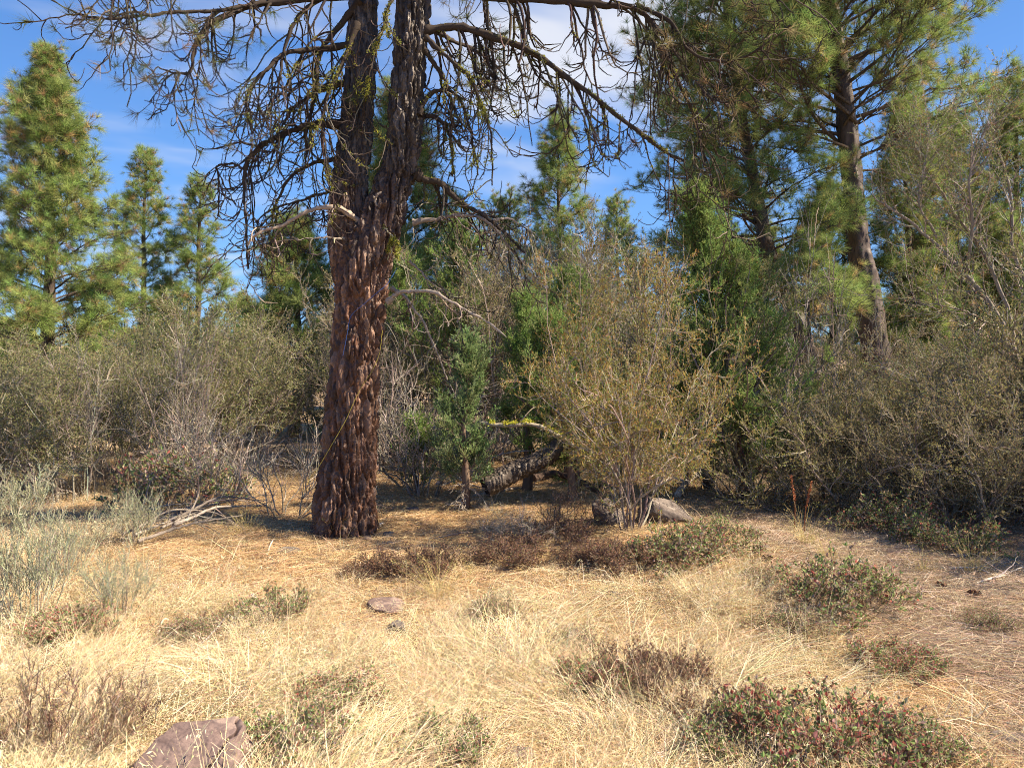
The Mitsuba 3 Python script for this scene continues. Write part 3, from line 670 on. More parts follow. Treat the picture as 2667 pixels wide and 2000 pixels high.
plant_px('dead_shrub', 'dead_shrub_0', 'bare pale leafless sapling right of the green juniper', 'shrub', 2120, 10.0, 2.9, 1.0, sxy=0.45)
plant_px('dead_shrub', 'dead_shrub_1', 'tall bare pale shrub standing in the left thicket, nearer the left edge', 'shrub', 215, 9.2, 1.75, 1.0, sxy=.5)
plant_px('dead_shrub', 'dead_shrub_2', 'tall bare pale shrub standing in the left thicket, nearer the trunk', 'shrub', 455, 9.5, 1.9, 1.0, sxy=.5)
plant_px('dead_shrub', 'dead_shrub_1', 'bare dead shrub beside the left foot of the huge trunk', 'shrub', 740, 8.1, 1.0, 1.0)
plant_px('dead_shrub', 'dead_shrub_2', 'bare dead shrub rising from the fallen dead branches', 'shrub', 580, 8.6, 1.0, 1.0)
plant_px('dead_shrub', 'dead_shrub_0', 'bare grey shrub just right of the huge trunk in the shade', 'shrub', 1075, 10.0, 1.7, 1.0)
plant_px('dead_shrub', 'dead_shrub_1', 'bare dead shrub left of the rusty orange shrub, low to the ground', 'shrub', 1330, 6.7, 0.45, 1.0)
plant_px('dead_shrub', 'dead_shrub_2', 'bare dead shrub between the small juniper and the huge trunk', 'shrub', 1110, 9.2, 1.2, 1.0)

# pale limbed shrub tree at the right
key = thing('pale_limbed_tree', 'small tree with pale crooked limbs and sparse olive leaves at the right edge', 'tree')
rng = RNG(77)
tw, lf = MB(), MB()
PTY = 8.6
for pts, r in [([(2690, 1330), (2670, 1050), (2640, 880), (2590, 790), (2520, 700), (2440, 620), (2360, 560), (2290, 520)], .04),
               ([(2640, 880, .1), (2610, 760, .1), (2560, 640, .1), (2500, 560, .1), (2440, 480, .1), (2390, 400, .1)], .025),
               ([(2520, 700), (2530, 590, -.2), (2520, 480, -.3), (2530, 400, -.3), (2560, 330, -.3)], .02),
               ([(2670, 1050), (2690, 800, .2), (2650, 640, .3), (2640, 500, .3), (2600, 380, .3)], .03),
               ([(2640, 880), (2560, 830, -.3), (2480, 800, -.5), (2400, 800, -.6)], .015),
               ([(2670, 1050), (2600, 1000, -.3), (2520, 990, -.5), (2430, 1020, -.6)], .015),
               ([(2440, 620), (2400, 520, -.1), (2420, 420, -.1), (2440, 350, 0)], .014)]:
    P = spline([at(p[0], p[1], PTY + (p[2] if len(p) > 2 else 0)) for p in pts], 30)
    P[2:] += np.cumsum(rng.normal(size=(28, 3)) * 0.006, 0)
    R_ = r * np.linspace(1, 0.25, 30)
    m = MB(); m.tubes(P[None], R_[None], 8, (0.25, 0.22, 0.195))
    put(name(f'{key}__limb'), m, 'wood_mat', True)
    P1, R1 = grow(rng, P[None], R_[None], 34, (0.2, 1), (0.3, 0.8), (0.4, 1.1), 0.10, 0.16, 6, 0.5, 0.002)
    P2, R2 = grow(rng, P1, R1, 8, (0.2, 1), (0.12, 0.35), (0.4, 1.1), 0.06, 0.2, 4, 0.7, 0.0015)
    tw.tubes(P1, np.minimum(R1, .008), 4, palette(rng, len(P1), *GREYW)); tw.tubes(P2, np.minimum(R2, .0035), 3, palette(rng, len(P2), *GREYW))
    for Q, n in ((P1, 12), (P2, 14)):
        p, t = along(rng, Q, n, (0.3, 1))
        L = rng.uniform(0.014, 0.030, len(p))
        lf.leaves(p, t * .6 + rng.normal(size=p.shape) * .7 + [0, 0, .3], L, L * .4, palette(rng, len(p), [(0.20, 0.25, 0.10), (0.26, 0.285, 0.125), (0.34, 0.18, 0.11), (0.16, 0.19, 0.075)], [3, 2, .8, 2]), rng)
put(f'{key}__twigs', tw, 'wood_mat', kind='stuff'); put(f'{key}__leaves', lf, 'leaf_mat', kind='stuff')


# ------------------------------------------------------------------ junipers
def juniper(label, px, Y, H, R, seed, n=26, lean=(0, 0), dens=1.0, bare=0.12, col=((0.20, 0.29, 0.095), (0.255, 0.35, 0.12), (0.155, 0.225, 0.075)), prof=0.8):
    rng = RNG(seed + 500)
    key = thing('juniper', label, 'tree')
    b = on(px, Y)
    K = 14; s = np.linspace(0, 1, K)
    ax = b + np.stack([lean[0] * s ** 1.5 + 0.02 * np.sin(s * 9), lean[1] * s + 0.02 * np.cos(s * 7), H * s - 0.05], -1)
    r = (0.018 + 0.022 * H) * (1 - 0.93 * s)
    m = MB(); m.tubes(ax[None], r[None], 9, (0.17, 0.125, 0.10)); put(f'{key}__trunk', m, 'wood_mat', True)
    h = bare + (1 - bare) * rng.random(n) ** 1.1
    fi = np.minimum(h * (K - 1), K - 1.01); i = fi.astype(int)
    p = ax[i] + (ax[i + 1] - ax[i]) * (fi - i)[:, None]
    az = np.arange(n) * 2.4 + rng.uniform(-.5, .5, n)
    u = (h - bare) / (1 - bare)
    ln = R * ((1 - u) ** prof * (0.55 + 0.45 * np.minimum(1, u / 0.2)) * rng.uniform(0.6, 1.15, n) + 0.12)
    d = np.stack([np.cos(az), np.sin(az), 0.25 + 1.5 * u], -1)
    P = np.empty((n, 7, 3)); P[:, 0] = p
    for k in range(1, 7):
        d = nrm(d + [0, 0, .14] + rng.normal(size=d.shape) * 0.14)
        P[:, k] = P[:, k - 1] + d * (ln / 6)[:, None]
    Rr = (0.004 + 0.012 * ln[:, None]) * np.linspace(1, .3, 7)
    wd, lf = MB(), MB()
    wd.tubes(P, Rr, 5, palette(rng, n, [(0.2, 0.15, 0.12), (0.28, 0.23, 0.2)], [2, 1]))
    P1, R1 = grow(rng, P, Rr, 9, (0.2, 1), (0.10, 0.30), (0.3, 0.9), 0.12, 0.15, 5, 0.6, 0.002)
    P1b, R1b = grow(rng, ax[None], r[None], int(30 * dens), (max(bare, .5), 1), (0.08, 0.25), (0.3, 1.0), 0.2, 0.12, 5, 0.2, 0.002)
    P1, R1 = np.vstack([P1, P1b]), np.vstack([R1, R1b])
    wd.tubes(P1, np.minimum(R1, .004), 3, (0.2, 0.16, 0.11))
    P2, R2 = grow(rng, P1, R1, int(12 * dens), (0.15, 1), (0.04, 0.11), (0.3, 0.95), 0.16, 0.18, 4, 0.8, 0.001)
    tone = palette(rng, len(P1), col, [2, 2, 1], 0.2)
    q, t = along(rng, P2, 7, (0.05, 1))
    c = np.repeat(np.repeat(tone, int(12 * dens), 0), 7, 0) * rng.uniform(0.75, 1.3, (len(q), 1))
    lf.leaves(q, t + rng.normal(size=q.shape) * 0.35 + [0, 0, .2], rng.uniform(0.022, 0.042, len(q)), 0.0085, c, rng)
    put(f'{key}__branches', wd, 'wood_mat', kind='stuff'); put(f'{key}__foliage', lf, 'leaf_mat', kind='stuff')
    return key


juniper('large bright green juniper right of the rusty shrub', 1940, 9.0, 3.25, 1.3, 1, n=190, lean=(-0.6, 0), dens=1.0, bare=0.05, prof=0.8)
juniper('green juniper sapling in front, with bare grey twigs at its foot', 1208, 8.5, 1.72, 0.40, 2, n=30, lean=(0.03, 0), bare=0.16, col=((0.20, 0.285, 0.13), (0.255, 0.34, 0.16), (0.16, 0.225, 0.10)), prof=0.5)
juniper('pointed green juniper behind the sapling, above the leaning log', 1372, 9.6, 2.25, 0.5, 3, n=46, bare=0.2, prof=0.6)
juniper('small feathery juniper low between the huge trunk and the sapling', 1080, 9.4, 0.80, 0.30, 4, n=16, bare=0.2)
juniper('green juniper top behind the grey limb, left of the slender pine', 1195, 11.6, 3.4, 1.0, 5, n=80, bare=0.25, prof=0.6)
juniper('broad green juniper seen just right of the huge trunk above the bare shrubs', 1050, 12.5, 2.9, 1.1, 9, n=80, bare=0.2, prof=0.6)
juniper('green juniper filling the background right of the pointed juniper', 1480, 11.0, 2.6, 1.0, 10, n=80, bare=0.15, prof=0.6)
juniper('shaggy green juniper hidden behind the rusty shrub', 1500, 9.0, 1.35, 0.65, 6, n=36, bare=0.12)
juniper('spreading juniper arching over the leaning log', 1490, 8.9, 1.75, 0.85, 8, n=52, lean=(-0.25, -.1), bare=0.38, prof=0.4)
juniper('bright green juniper low left of the dark stump', 1790, 9.8, 1.5, 0.6, 7, n=34, bare=0.15)
key = 'juniper_001'
dd = MB(); rng = RNG(9); b = on(1208, 8.5)
P1, R1 = grow(rng, np.array([[b, b + [0, 0, .32]]]), np.array([[.03, .025]]), 26, (0.2, 1), (0.15, 0.38), (0.9, 1.9), -0.08, 0.2, 6, 0.25, 0.0015)
dd.tubes(P1, R1, 4, (0.40, 0.36, 0.32)); P2, R2 = grow(rng, P1, R1, 4, (.3, 1), (.06, .16), (.4, 1.1), -.02, .2, 4, .7, .001); dd.tubes(P2, R2, 3, (0.42, 0.38, 0.34))
put(f'{key}__dead_twigs', dd, 'wood_mat', label='bare grey dead twigs round the foot of the juniper', kind='stuff')


# ------------------------------------------------------------------ rocks
def rock(label, p, size, seed, mat_='red_rock_mat', sub=4, planes=11, rz=0.0, sink=0.35, crack=None, base='rock', category='rock', group=None, tilt=0.0, rough=0.05):
    rng = RNG(seed + 900)
    m = trimesh.creation.icosphere(subdivisions=sub)
    d = np.array(m.vertices)
    pn = nrm(rng.normal(size=(planes, 3)) * [1, 1, 0.9]); off = rng.uniform(0.72, 1.0, planes)
    pn[0], off[0] = nrm(np.array([0.05, -0.2, 1.0])), 0.75
    dots = d @ pn.T
    rr = np.where(dots > 1e-3, off / np.maximum(dots, 1e-3), 9).min(1).clip(0, 1.25)
    v = d * rr[:, None]
    v += d * ((fbm(v * 2.2 + seed, 4, seed) - 0.5) * rough * 4)[:, None] + d * ((fbm(v * 11, 3, 3) - 0.5) * rough)[:, None]
    v = v * np.array(size) / 2
    if crack:
        x0, sl, dp = crack
        line = np.abs(v[:, 0] - x0 - sl * v[:, 2] - 0.10 * (fbm(v * 14, 3, 7) - 0.5))
        v -= d * (dp * np.exp(-(line / 0.0055) ** 2) * (v[:, 1] < 0.1))[:, None]
    M = mat(np.asarray(p) + [0, 0, size[2] * (0.5 - sink)], rz, 1.0, tilt)
    v = v @ M[:3, :3].T + M[:3, 3]
    key = thing(base, label, category, group)
    scene[key] = mikit.ply(trimesh.Trimesh(v, m.faces, process=False), mat_, smooth=35)
    return key


rock('large purplish red cracked rock at the bottom edge of the grass', gnd(503, 2060) + [0, .08, 0], (0.45, 0.38, 0.36), 1, sub=6, sink=0.36, crack=(0.085, 0.25, 0.035), planes=18, rough=0.05)
rock('flat reddish rock half buried in the straw in mid-foreground', gnd(1000, 1585), (0.29, 0.24, 0.11), 2, sink=0.5)
rock('small dark grey stone standing alone in the golden grass', gnd(1036, 1655), (0.10, 0.09, 0.14), 3, 'grey_rock_mat', sink=0.25)
rock('dark flat stone on needle litter left below the huge trunk', gnd(750, 1447), (0.19, 0.13, 0.10), 4, 'grey_rock_mat', sink=0.3)
rock('big grey slanted boulder right behind the rusty shrub', on(1738, 7.55), (0.52, 0.45, 0.36), 5, 'grey_rock_mat', sub=5, sink=0.3, tilt=-0.35)
rock('dark pointed boulder left behind the rusty shrub', on(1588, 7.6), (0.30, 0.34, 0.38), 6, 'grey_rock_mat', sub=5, sink=0.3, tilt=0.3)
rock('dark red stone under the dead twigs left of the rusty shrub', gnd(1425, 1400), (0.20, 0.15, 0.13), 7, sink=0.3)
rock('small red rock peeping out of the grass at the bottom edge', gnd(1350, 1985), (0.13, 0.10, 0.10), 8, sink=0.4)
rock('flat pale stone slab in the bottom right corner', gnd(2660, 1965), (0.22, 0.26, 0.09), 9, 'grey_rock_mat', sink=0.4, rz=0.4)
rock('small stone nearest to the right foot of the huge trunk', gnd(1078, 1335), (0.16, 0.11, 0.09), 10, sink=0.3)
rock('small pale stone left of the white wood chip below the huge trunk', gnd(918, 1398), (0.10, 0.08, 0.06), 11, 'grey_rock_mat', sink=0.3)
rock('small dark stone below the white wood chip under the huge trunk', gnd(960, 1410), (0.08, 0.07, 0.07), 12, sink=0.3)
rock('small grey stone right of the white wood chip below the huge trunk', gnd(1010, 1395), (0.11, 0.08, 0.06), 13, 'grey_rock_mat', sink=0.3)
rock('flat grey stone in the path left of the big green-red mat shrub', gnd(1985, 1432), (0.24, 0.14, 0.06), 14, 'grey_rock_mat', sink=0.4)
rock('small round stone in the grass right of the middle', gnd(1605, 1560), (0.12, 0.09, 0.08), 15, 'grey_rock_mat', sink=0.35)
for k, (px, py) in enumerate([(1965, 1440), (1985, 1468), (2330, 1700), (2465, 1545), (2520, 1560), (1635, 1865)]):
    rng = RNG(k)
    p = gnd(px, py)
    cb = MB()
    n = 70; z = np.linspace(0, 1, n); a = np.arange(n) * 2.4; rad = 0.032 * np.sin(np.pi * (0.12 + 0.85 * z)) ** 0.8
    q0 = np.stack([np.cos(a) * rad * .55, np.sin(a) * rad * .55, 0.075 * z], -1)
    cb.leaves(q0, np.stack([np.cos(a), np.sin(a), 0.35 + 0 * a], -1), 0.024, 0.020, palette(rng, n, [(0.14, 0.08, 0.055), (0.2, 0.12, 0.08)], [1, 1]), rng, fold=.1)
    m = trimesh.creation.icosphere(subdivisions=2, radius=1); vv = m.vertices * [0.02, 0.02, 0.036] + [0, 0, 0.036]; cb.add(vv, m.faces, (0.1, 0.06, 0.045))
    key = thing('pine_cone', ['dark pine cone lying beside the flat grey stone in the path', 'dark pine cone just below the one by the flat grey stone', 'pine cone on bare soil below the largest mat shrub', 'left one of two pine cones near the forked white branch', 'right one of two pine cones near the forked white branch', 'pine cone in flattened straw near the bottom edge, right of the middle'][k], 'pine cone', 'fallen pine cones')
    M = mat(p + [0, 0, .03], rng.uniform(0, 6), 1.0, 1.4); scene[key] = cb.ply('wood_mat', False, M)


rng = RNG(404)
for k in range(16):
    px, py = rng.uniform(640, 1500), rng.uniform(1395, 1560)
    if k > 9:
        px, py = rng.uniform(1900, 2600), rng.uniform(1480, 1850)
    sz = rng.uniform(0.03, 0.075)
    rock('little stone scattered on the litter', gnd(px, py), (sz * 1.3, sz, sz * .8), 50 + k, ('grey_rock_mat', 'red_rock_mat')[k % 2], sub=2, sink=0.3, base='little_stone', category='stone', group='little stones scattered on the litter')


# ------------------------------------------------------------------ logs, dead wood, sticks
def stick(base, label, pts, r0, r1, col, seed, branches=0, L=(0.1, 0.3), S=8, rough=0.15, group=None, category='branch', lichen=0, up=0.0):
    rng = RNG(seed + 2000)
    rough = rough * min(1, 0.02 / r0)
    key = thing(base, label, category, group)
    P = spline(pts, 30)
    P[1:-1] += rng.normal(size=(28, 3)) * min(r0 * 0.12, .003)
    R_ = np.linspace(r0, r1, 30) * (1 + rough * rng.normal(size=30) * .5)
    mb = MB(); mb.tubes(P[None], R_[None], S, col)
    v = mb.v[0]; k = meshkit.noise(v * [30, 30, 30], 3)[:, None]
    mb.c[0] = mb.c[0] * (0.7 + 0.6 * meshkit.noise(v * 40, 6)[:, None]); mb.v[0] = v + (k - 0.5) * r0 * 0.3
    for e in (0, -1):
        m = len(v); ring = np.arange(S) + (0 if e == 0 else m - S)
        mb.add(np.vstack([mb.v[0][ring], P[e]]), [[a, (a + 1) % S, S] for a in range(S)], np.asarray(col) * 1.2)
    if branches:
        P1, R1 = grow(rng, P[None], R_[None], branches, (0.15, 1), L, (0.4, 1.1), up, 0.18, 6, 0.5, 0.0015)
        mb.tubes(P1, R1, 5, palette(rng, len(P1), [col], [1], .3))
        P2, R2 = grow(rng, P1, R1, 3, (0.3, 1), (L[0] * .4, L[1] * .5), (0.4, 1.1), up, 0.2, 4, 0.7, 0.001)
        mb.tubes(P2, R2, 3, palette(rng, len(P2), [col], [1], .3))
    put(key, mb, 'wood_mat', True)
    labels[key] = {'label': label, 'category': category, **({'group': group} if group else {})}
    if lichen:
        a_, _ = along(rng, P[None], lichen, (0.1, 0.98))
        a_ = a_[meshkit.noise(a_ * 7, 4) > 0.35]
        lp = np.repeat(a_, 4, 0) + rng.normal(size=(4 * len(a_), 3)) * r1 * 0.5 + [0, 0, r0 * .8]
        lm = MB(); lm.leaves(lp, rng.normal(size=lp.shape) + [0, 0, .8], rng.uniform(0.015, 0.04, len(lp)), 0.014, palette(rng, len(lp), [(0.42, 0.44, 0.06), (0.52, 0.5, 0.10), (0.3, 0.33, 0.06)], [2, 2, 1]), rng)
        put(f'{key}__lichen', lm, 'leaf_mat', kind='stuff')
    return key


GREYD, WHITED, DARKD = (0.33, 0.29, 0.255), (0.50, 0.46, 0.41), (0.095, 0.07, 0.06)
LY = 8.6
key = thing('leaning_log', 'dark leaning log propped up under the mossy arch', 'log')
put(key, stem([at(1262, 1268, LY - .1), at(1330, 1232, LY), at(1420, 1190, LY + .1), at(1500, 1130, LY + .2), at(1580, 1080, LY + .3)], [0.12, .115, .105, .09, .06], 160, 100, 6, cell=0.03, depth=0.45, cols=[(.055, .043, .036), (.045, .035, .03), (.038, .03, .026), (.08, .067, .058)]), 'bark_mat', True, label='dark leaning log propped up under the mossy arch', category='log')
stick('mossy_branch', 'pale arching branch with bright yellow-green moss on top', [at(1248, 1100, LY - .2), at(1290, 1107, LY - .25), at(1335, 1108, LY - .3), at(1380, 1104, LY - .3), at(1430, 1122, LY - .3), at(1500, 1165, LY - .3), at(1560, 1230, LY - .3)], 0.020, 0.026, (0.30, 0.27, 0.22), 2, 4, (.1, .3), lichen=260)
stick('mossy_twig', 'short twig with bright yellow-green moss beside the sapling juniper', [at(1128, 1005, LY), at(1142, 1022, LY), at(1160, 1035, LY), at(1180, 1048, LY)], 0.008, 0.008, (0.3, 0.27, 0.2), 3, 2, (.05, .1), lichen=90)
stick('fallen_branch', 'dark fallen branch on the ground right of the leaning log', [gnd(1390, 1262) + [0, 0, .08], gnd(1450, 1255) + [0, 0, .10], gnd(1510, 1270) + [0, 0, .08], gnd(1560, 1292) + [0, 0, .04]], 0.06, 0.03, DARKD, 4, 6, (.2, .4), category='branch')
stick('fallen_branch', 'pale dead branch lying below the leaning log', [gnd(1232, 1300) + [0, 0, .03], gnd(1290, 1290) + [0, 0, .05], gnd(1350, 1282) + [0, 0, .05], gnd(1400, 1276) + [0, 0, .04]], 0.022, 0.012, GREYD, 5, 4, (.1, .3))
stick('white_wood_chip', 'chunk of bleached wood on the needles right of the huge trunk', [gnd(1052, 1262) + [0, 0, .02], gnd(1075, 1257) + [0, 0, .05], gnd(1100, 1252) + [0, 0, .03]], 0.03, 0.018, WHITED, 6, 3, (.06, .12), category='wood chip')
stick('white_wood_chip', 'white wood chip on the litter below the huge trunk', [gnd(975, 1384) + [0, 0, .02], gnd(990, 1375) + [0, 0, .03], gnd(1000, 1368) + [0, 0, .02]], 0.022, 0.012, WHITED, 7, 0, category='wood chip')
stick('dead_wood', 'tangle of bleached dead wood right of the rusty shrub', [gnd(1765, 1300) + [0, 0, .05], gnd(1800, 1268) + [0, 0, .12], gnd(1850, 1248) + [0, 0, .15], gnd(1905, 1245) + [0, 0, .15], gnd(1950, 1250) + [0, 0, .08]], 0.045, 0.02, WHITED, 8, 10, (.2, .55), category='dead wood')
stick('stump', 'small dark stump standing behind the rusty shrub on its right', [on(1846, 9.6) - [0, 0, .05], on(1846, 9.6) + [0, 0, .2], on(1849, 9.6) + [0, 0, .46]], 0.085, 0.065, DARKD, 9, 0, S=12, category='stump')
stick('dark_stem', 'dark crooked stem rising from the bleached dead wood', [on(1925, 8.6), on(1935, 8.6) + [0, 0, .3], on(1952, 8.6) + [0, 0, .65], on(1945, 8.6) + [0, 0, 1.0], on(1920, 8.6) + [0, 0, 1.35]], 0.045, 0.012, DARKD, 10, 9, (.3, .7), category='stem', up=.1)
GP = 'fallen dead branches left of the huge trunk'
for k in range(12):
    rng = RNG(70 + k)
    x0, y0 = 300 + 32 * (k % 6) + rng.uniform(-30, 30), 1340 + 14 * (k // 2) % 60 + rng.uniform(-10, 20)
    a, b = gnd(x0, y0 + 20) + [0, 0, rng.uniform(.03, .12)], gnd(x0 + rng.uniform(130, 300), y0 + rng.uniform(-35, 10)) + [0, 0, rng.uniform(.05, .30)]
    m = (a + b) / 2 + [0, rng.uniform(-.1, .1), rng.uniform(0, .12)]
    stick('fallen_dead_branch', 'grey dead branch in the heap of fallen branches left of the huge trunk', [a, a * .6 + m * .4, m, b], rng.uniform(.010, .022), 0.004, ((0.26, 0.23, 0.2), GREYD, (0.19, 0.165, 0.145))[k % 3], 80 + k, 8, (.15, .5), group=GP, up=0.02)
for k, (lab, pts, r, c, br) in enumerate([
    ('curved dark twig lying on needle litter in front of the small juniper', [(1130, 1412), (1200, 1405), (1250, 1395), (1300, 1420), (1330, 1445)], .008, (0.2, .16, .14), 4),
    ('pale stick leaning in the grass left of the middle', [(690, 1470), (705, 1435), (715, 1410)], .008, WHITED, 0),
    ('white stick above the red leaved mat shrub at the bottom right', [(1940, 1985), (1965, 1950), (1990, 1920), (2005, 1910)], .010, WHITED, 1),
    ('short white stick among the low plants right of centre', [(2030, 1815), (2045, 1790), (2070, 1770)], .007, WHITED, 0),
    ('greyish stick lying just above the red leaved mat shrub', [(2190, 1790), (2220, 1770), (2250, 1750)], .010, GREYD, 2),
    ('forked white branch on the litter near the right edge', [(2470, 1490), (2540, 1500), (2600, 1508), (2665, 1497)], .009, WHITED, 5),
    ('white branch with two prongs below the forked one at the right edge', [(2540, 1530), (2590, 1525), (2630, 1510), (2660, 1540)], .008, WHITED, 4),
    ('pale twig on bare soil near the bottom right corner', [(2420, 1905), (2470, 1900), (2530, 1905)], .008, GREYD, 3),
    ('white twig lying in the grass under the flat reddish rock', [(410, 1665), (425, 1640), (440, 1625)], .007, WHITED, 0),
    ('thin pale stick on the straw above the cracked rock', [(480, 1740), (520, 1715), (545, 1700)], .006, WHITED, 1),
    ('bent grey twig at the foot of the rusty shrub', [(1460, 1440), (1500, 1425), (1560, 1432)], .007, GREYD, 4)]):
    stick('stick', lab, [gnd(*p) + [0, 0, .03 + .03 * (i % 2)] for i, p in enumerate(pts)], r, r * .5, c, 120 + k, br, (.1, .3), category='stick')

# ------------------------------------------------------------------ low plants
ML_ = 'mat shrub'
for px, py, s, gk, lab in [
    (2185, 1575, 1.0, 'mat_shrub_0', 'largest green and red mat shrub, spreading in the litter at the right'),
    (2480, 1440, 1.0, 'mat_shrub_1', 'low green leafy plant in front of the shaded right hand thicket'),
    (2130, 1990, 0.88, 'mat_shrub_2', 'red leaved low plant at the bottom edge on the right'),
    (2380, 1990, 0.55, 'mat_shrub_0', 'small green plant at the bottom edge between red plant and bare soil'),
    (1960, 1985, 0.6, 'mat_shrub_1', 'reddish low plant left of the red leaved plant at the bottom edge'),
    (2330, 1760, 0.55, 'mat_shrub_2', 'green and red mat plant on the edge of the bare soil at the right'),
    (2050, 1660, 0.6, 'twiggy_mat_0', 'small spiky mat plant under the largest green and red mat shrub'),
    (1690, 1800, .72, 'brown_mat_1', 'brown twiggy mat plant in the golden grass right of the middle'),
    (1560, 1800, 0.5, 'mat_shrub_2', 'small greenish plant at the left end of the brown twiggy mat plant'),
    (1900, 1910, 0.6, 'brown_mat_0', 'dull brown low plant between golden grass and red leaved plant'),
    (1750, 1480, 0.9, 'mat_shrub_0', 'green mat plant on the ground in front of the grey boulder'),
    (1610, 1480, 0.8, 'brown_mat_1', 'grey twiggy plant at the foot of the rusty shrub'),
    (1860, 1440, 0.75, 'mat_shrub_1', 'low reddish green plant right of the grey boulder'),
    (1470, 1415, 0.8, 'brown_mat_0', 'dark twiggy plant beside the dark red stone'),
    (710, 1610, 0.55, 'mat_shrub_1', 'dark green plant with red tips in the golden grass left of the middle'),
    (860, 1860, 0.5, 'mat_shrub_2', 'greenish red plant in the grass right above the cracked rock'),
    (740, 1990, 0.6, 'mat_shrub_0', 'leafy plant at the bottom edge just right of the cracked rock'),
    (1140, 1990, 0.5, 'mat_shrub_1', 'small green red plant in the grass at the bottom edge, left of middle'),
    (1480, 1700, 0.5, 'twiggy_mat_0', 'thin grey plant in golden grass near the small round stone'),
    (1290, 1620, 0.55, 'twiggy_mat_1', 'pale twiggy plant in golden grass right of the dark standing stone'),
    (520, 1660, 0.6, 'twiggy_mat_0', 'dull grey twiggy plant in the grass above the cracked rock'),
    (1070, 1505, 0.8, 'brown_mat_0', 'dark brown low plant added to deepen the shadow patch above the flat reddish rock'),  # brown plants from here also stand in for the rusty shrub's cast shadow
    (960, 1510, 0.5, 'brown_mat_1', 'brown low plant added to deepen the left shadow patch below the huge trunk'),
    (1330, 1465, 0.8, 'brown_mat_0', 'dark low plant deepening the shadow band under the curved dark twig'),
    (1540, 1478, 0.65, 'brown_mat_0', 'dark brown plant added to deepen the shadow left of the rusty shrub foot'),
    (1990, 1530, 0.5, 'twiggy_mat_1', 'small brown plant between pine cones and the largest mat shrub'),
    (2560, 1640, 0.5, 'twiggy_mat_0', 'sparse grey plant on bare soil near the right edge'),
    (160, 1680, 0.6, 'mat_shrub_2', 'reddish low plant in the grass below the grey-green bush'),
    (2300, 1395, 1.0, 'mat_shrub_0', 'leafy green plant in deep shade under the broad olive shrub'),
]:
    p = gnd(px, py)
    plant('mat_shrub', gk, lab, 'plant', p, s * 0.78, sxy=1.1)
for px, Y_, s, v, lab in [
    (55, 4.8, .8, 0, 'big grey-green bush with feathery wands at the left edge'),
    (165, 5.7, .62, 1, 'second grey-green bush, right behind the big one at the left edge'),
    (5, 6.2, .85, 2, 'grey-green bush with yellow tips cut by the left edge'),
    (345, 6.6, 0.55, 1, 'small pale grey-green bush in front of the heap of dead branches'),
    (300, 4.9, 0.50, 2, 'thin pale bush with bare grey stalks in the grass right of the grey-green bush'),
]:
    plant_px('sage_bush', f'sage_{v}', lab, 'bush', px, Y_, s * .75, .75)
for px, py, s, v, lab in [
    (60, 1995, .62, 0, 'sprigged brownish bush in the bottom left corner'),
    (215, 1990, .6, 1, 'sprigged brownish bush at the bottom edge left of the cracked rock'),
    (330, 1960, .45, 0, 'sprigged bush touching the left side of the cracked rock'),
    (1480, 1385, .8, 1, 'thin sprigged plant on litter left of the rusty shrub'),
]:
    plant('sprig_bush', f'sprig_shrub_{v}', lab, 'bush', gnd(px, py), s)
plant('leafy_bush', 'mat_shrub_0', 'dark leafy bush in front of the left foot of the thicket near the trunk', 'bush', on(480, 8.9), 1.45)
# red stalks
for k, (px, Y_, h, lab) in enumerate([(2072, 6.9, .55, 'tall red dried stalk in front of the dark right hand thicket'), (2100, 7.0, .5, 'shorter red dried stalk beside the tall one')]):
    b = on(px, Y_); rng = RNG(30 + k); key = thing('dry_stalk', lab, 'plant'); m = MB()
    P = spline([b, b + [.01, 0, h * .5], b + [(-.03, .06)[k], 0, h]], 14); m.tubes(P[None], np.full((1, 14), .004), 5, (0.30, 0.13, 0.06))
    a_, t_ = along(rng, P[None], 90, (.55, 1)); m.leaves(a_, rng.normal(size=a_.shape), .018, .012, palette(rng, 90, [(0.36, 0.13, 0.06), (0.28, 0.12, 0.07)], [1, 1]), rng)
    put(key, m, 'wood_mat'); labels[key] = {'label': lab, 'category': 'plant'}

# ------------------------------------------------------------------ grass and litter
STRAW = ([(0.62, 0.53, 0.34), (0.70, 0.62, 0.43), (0.53, 0.42, 0.25), (0.57, 0.51, 0.31), (0.74, 0.68, 0.52)], [4, 4, 3, 2, 2])
DULL = ([(0.42, 0.33, 0.21), (0.50, 0.40, 0.25), (0.36, 0.29, 0.20), (0.40, 0.36, 0.28)], [3, 3, 3, 1.5])


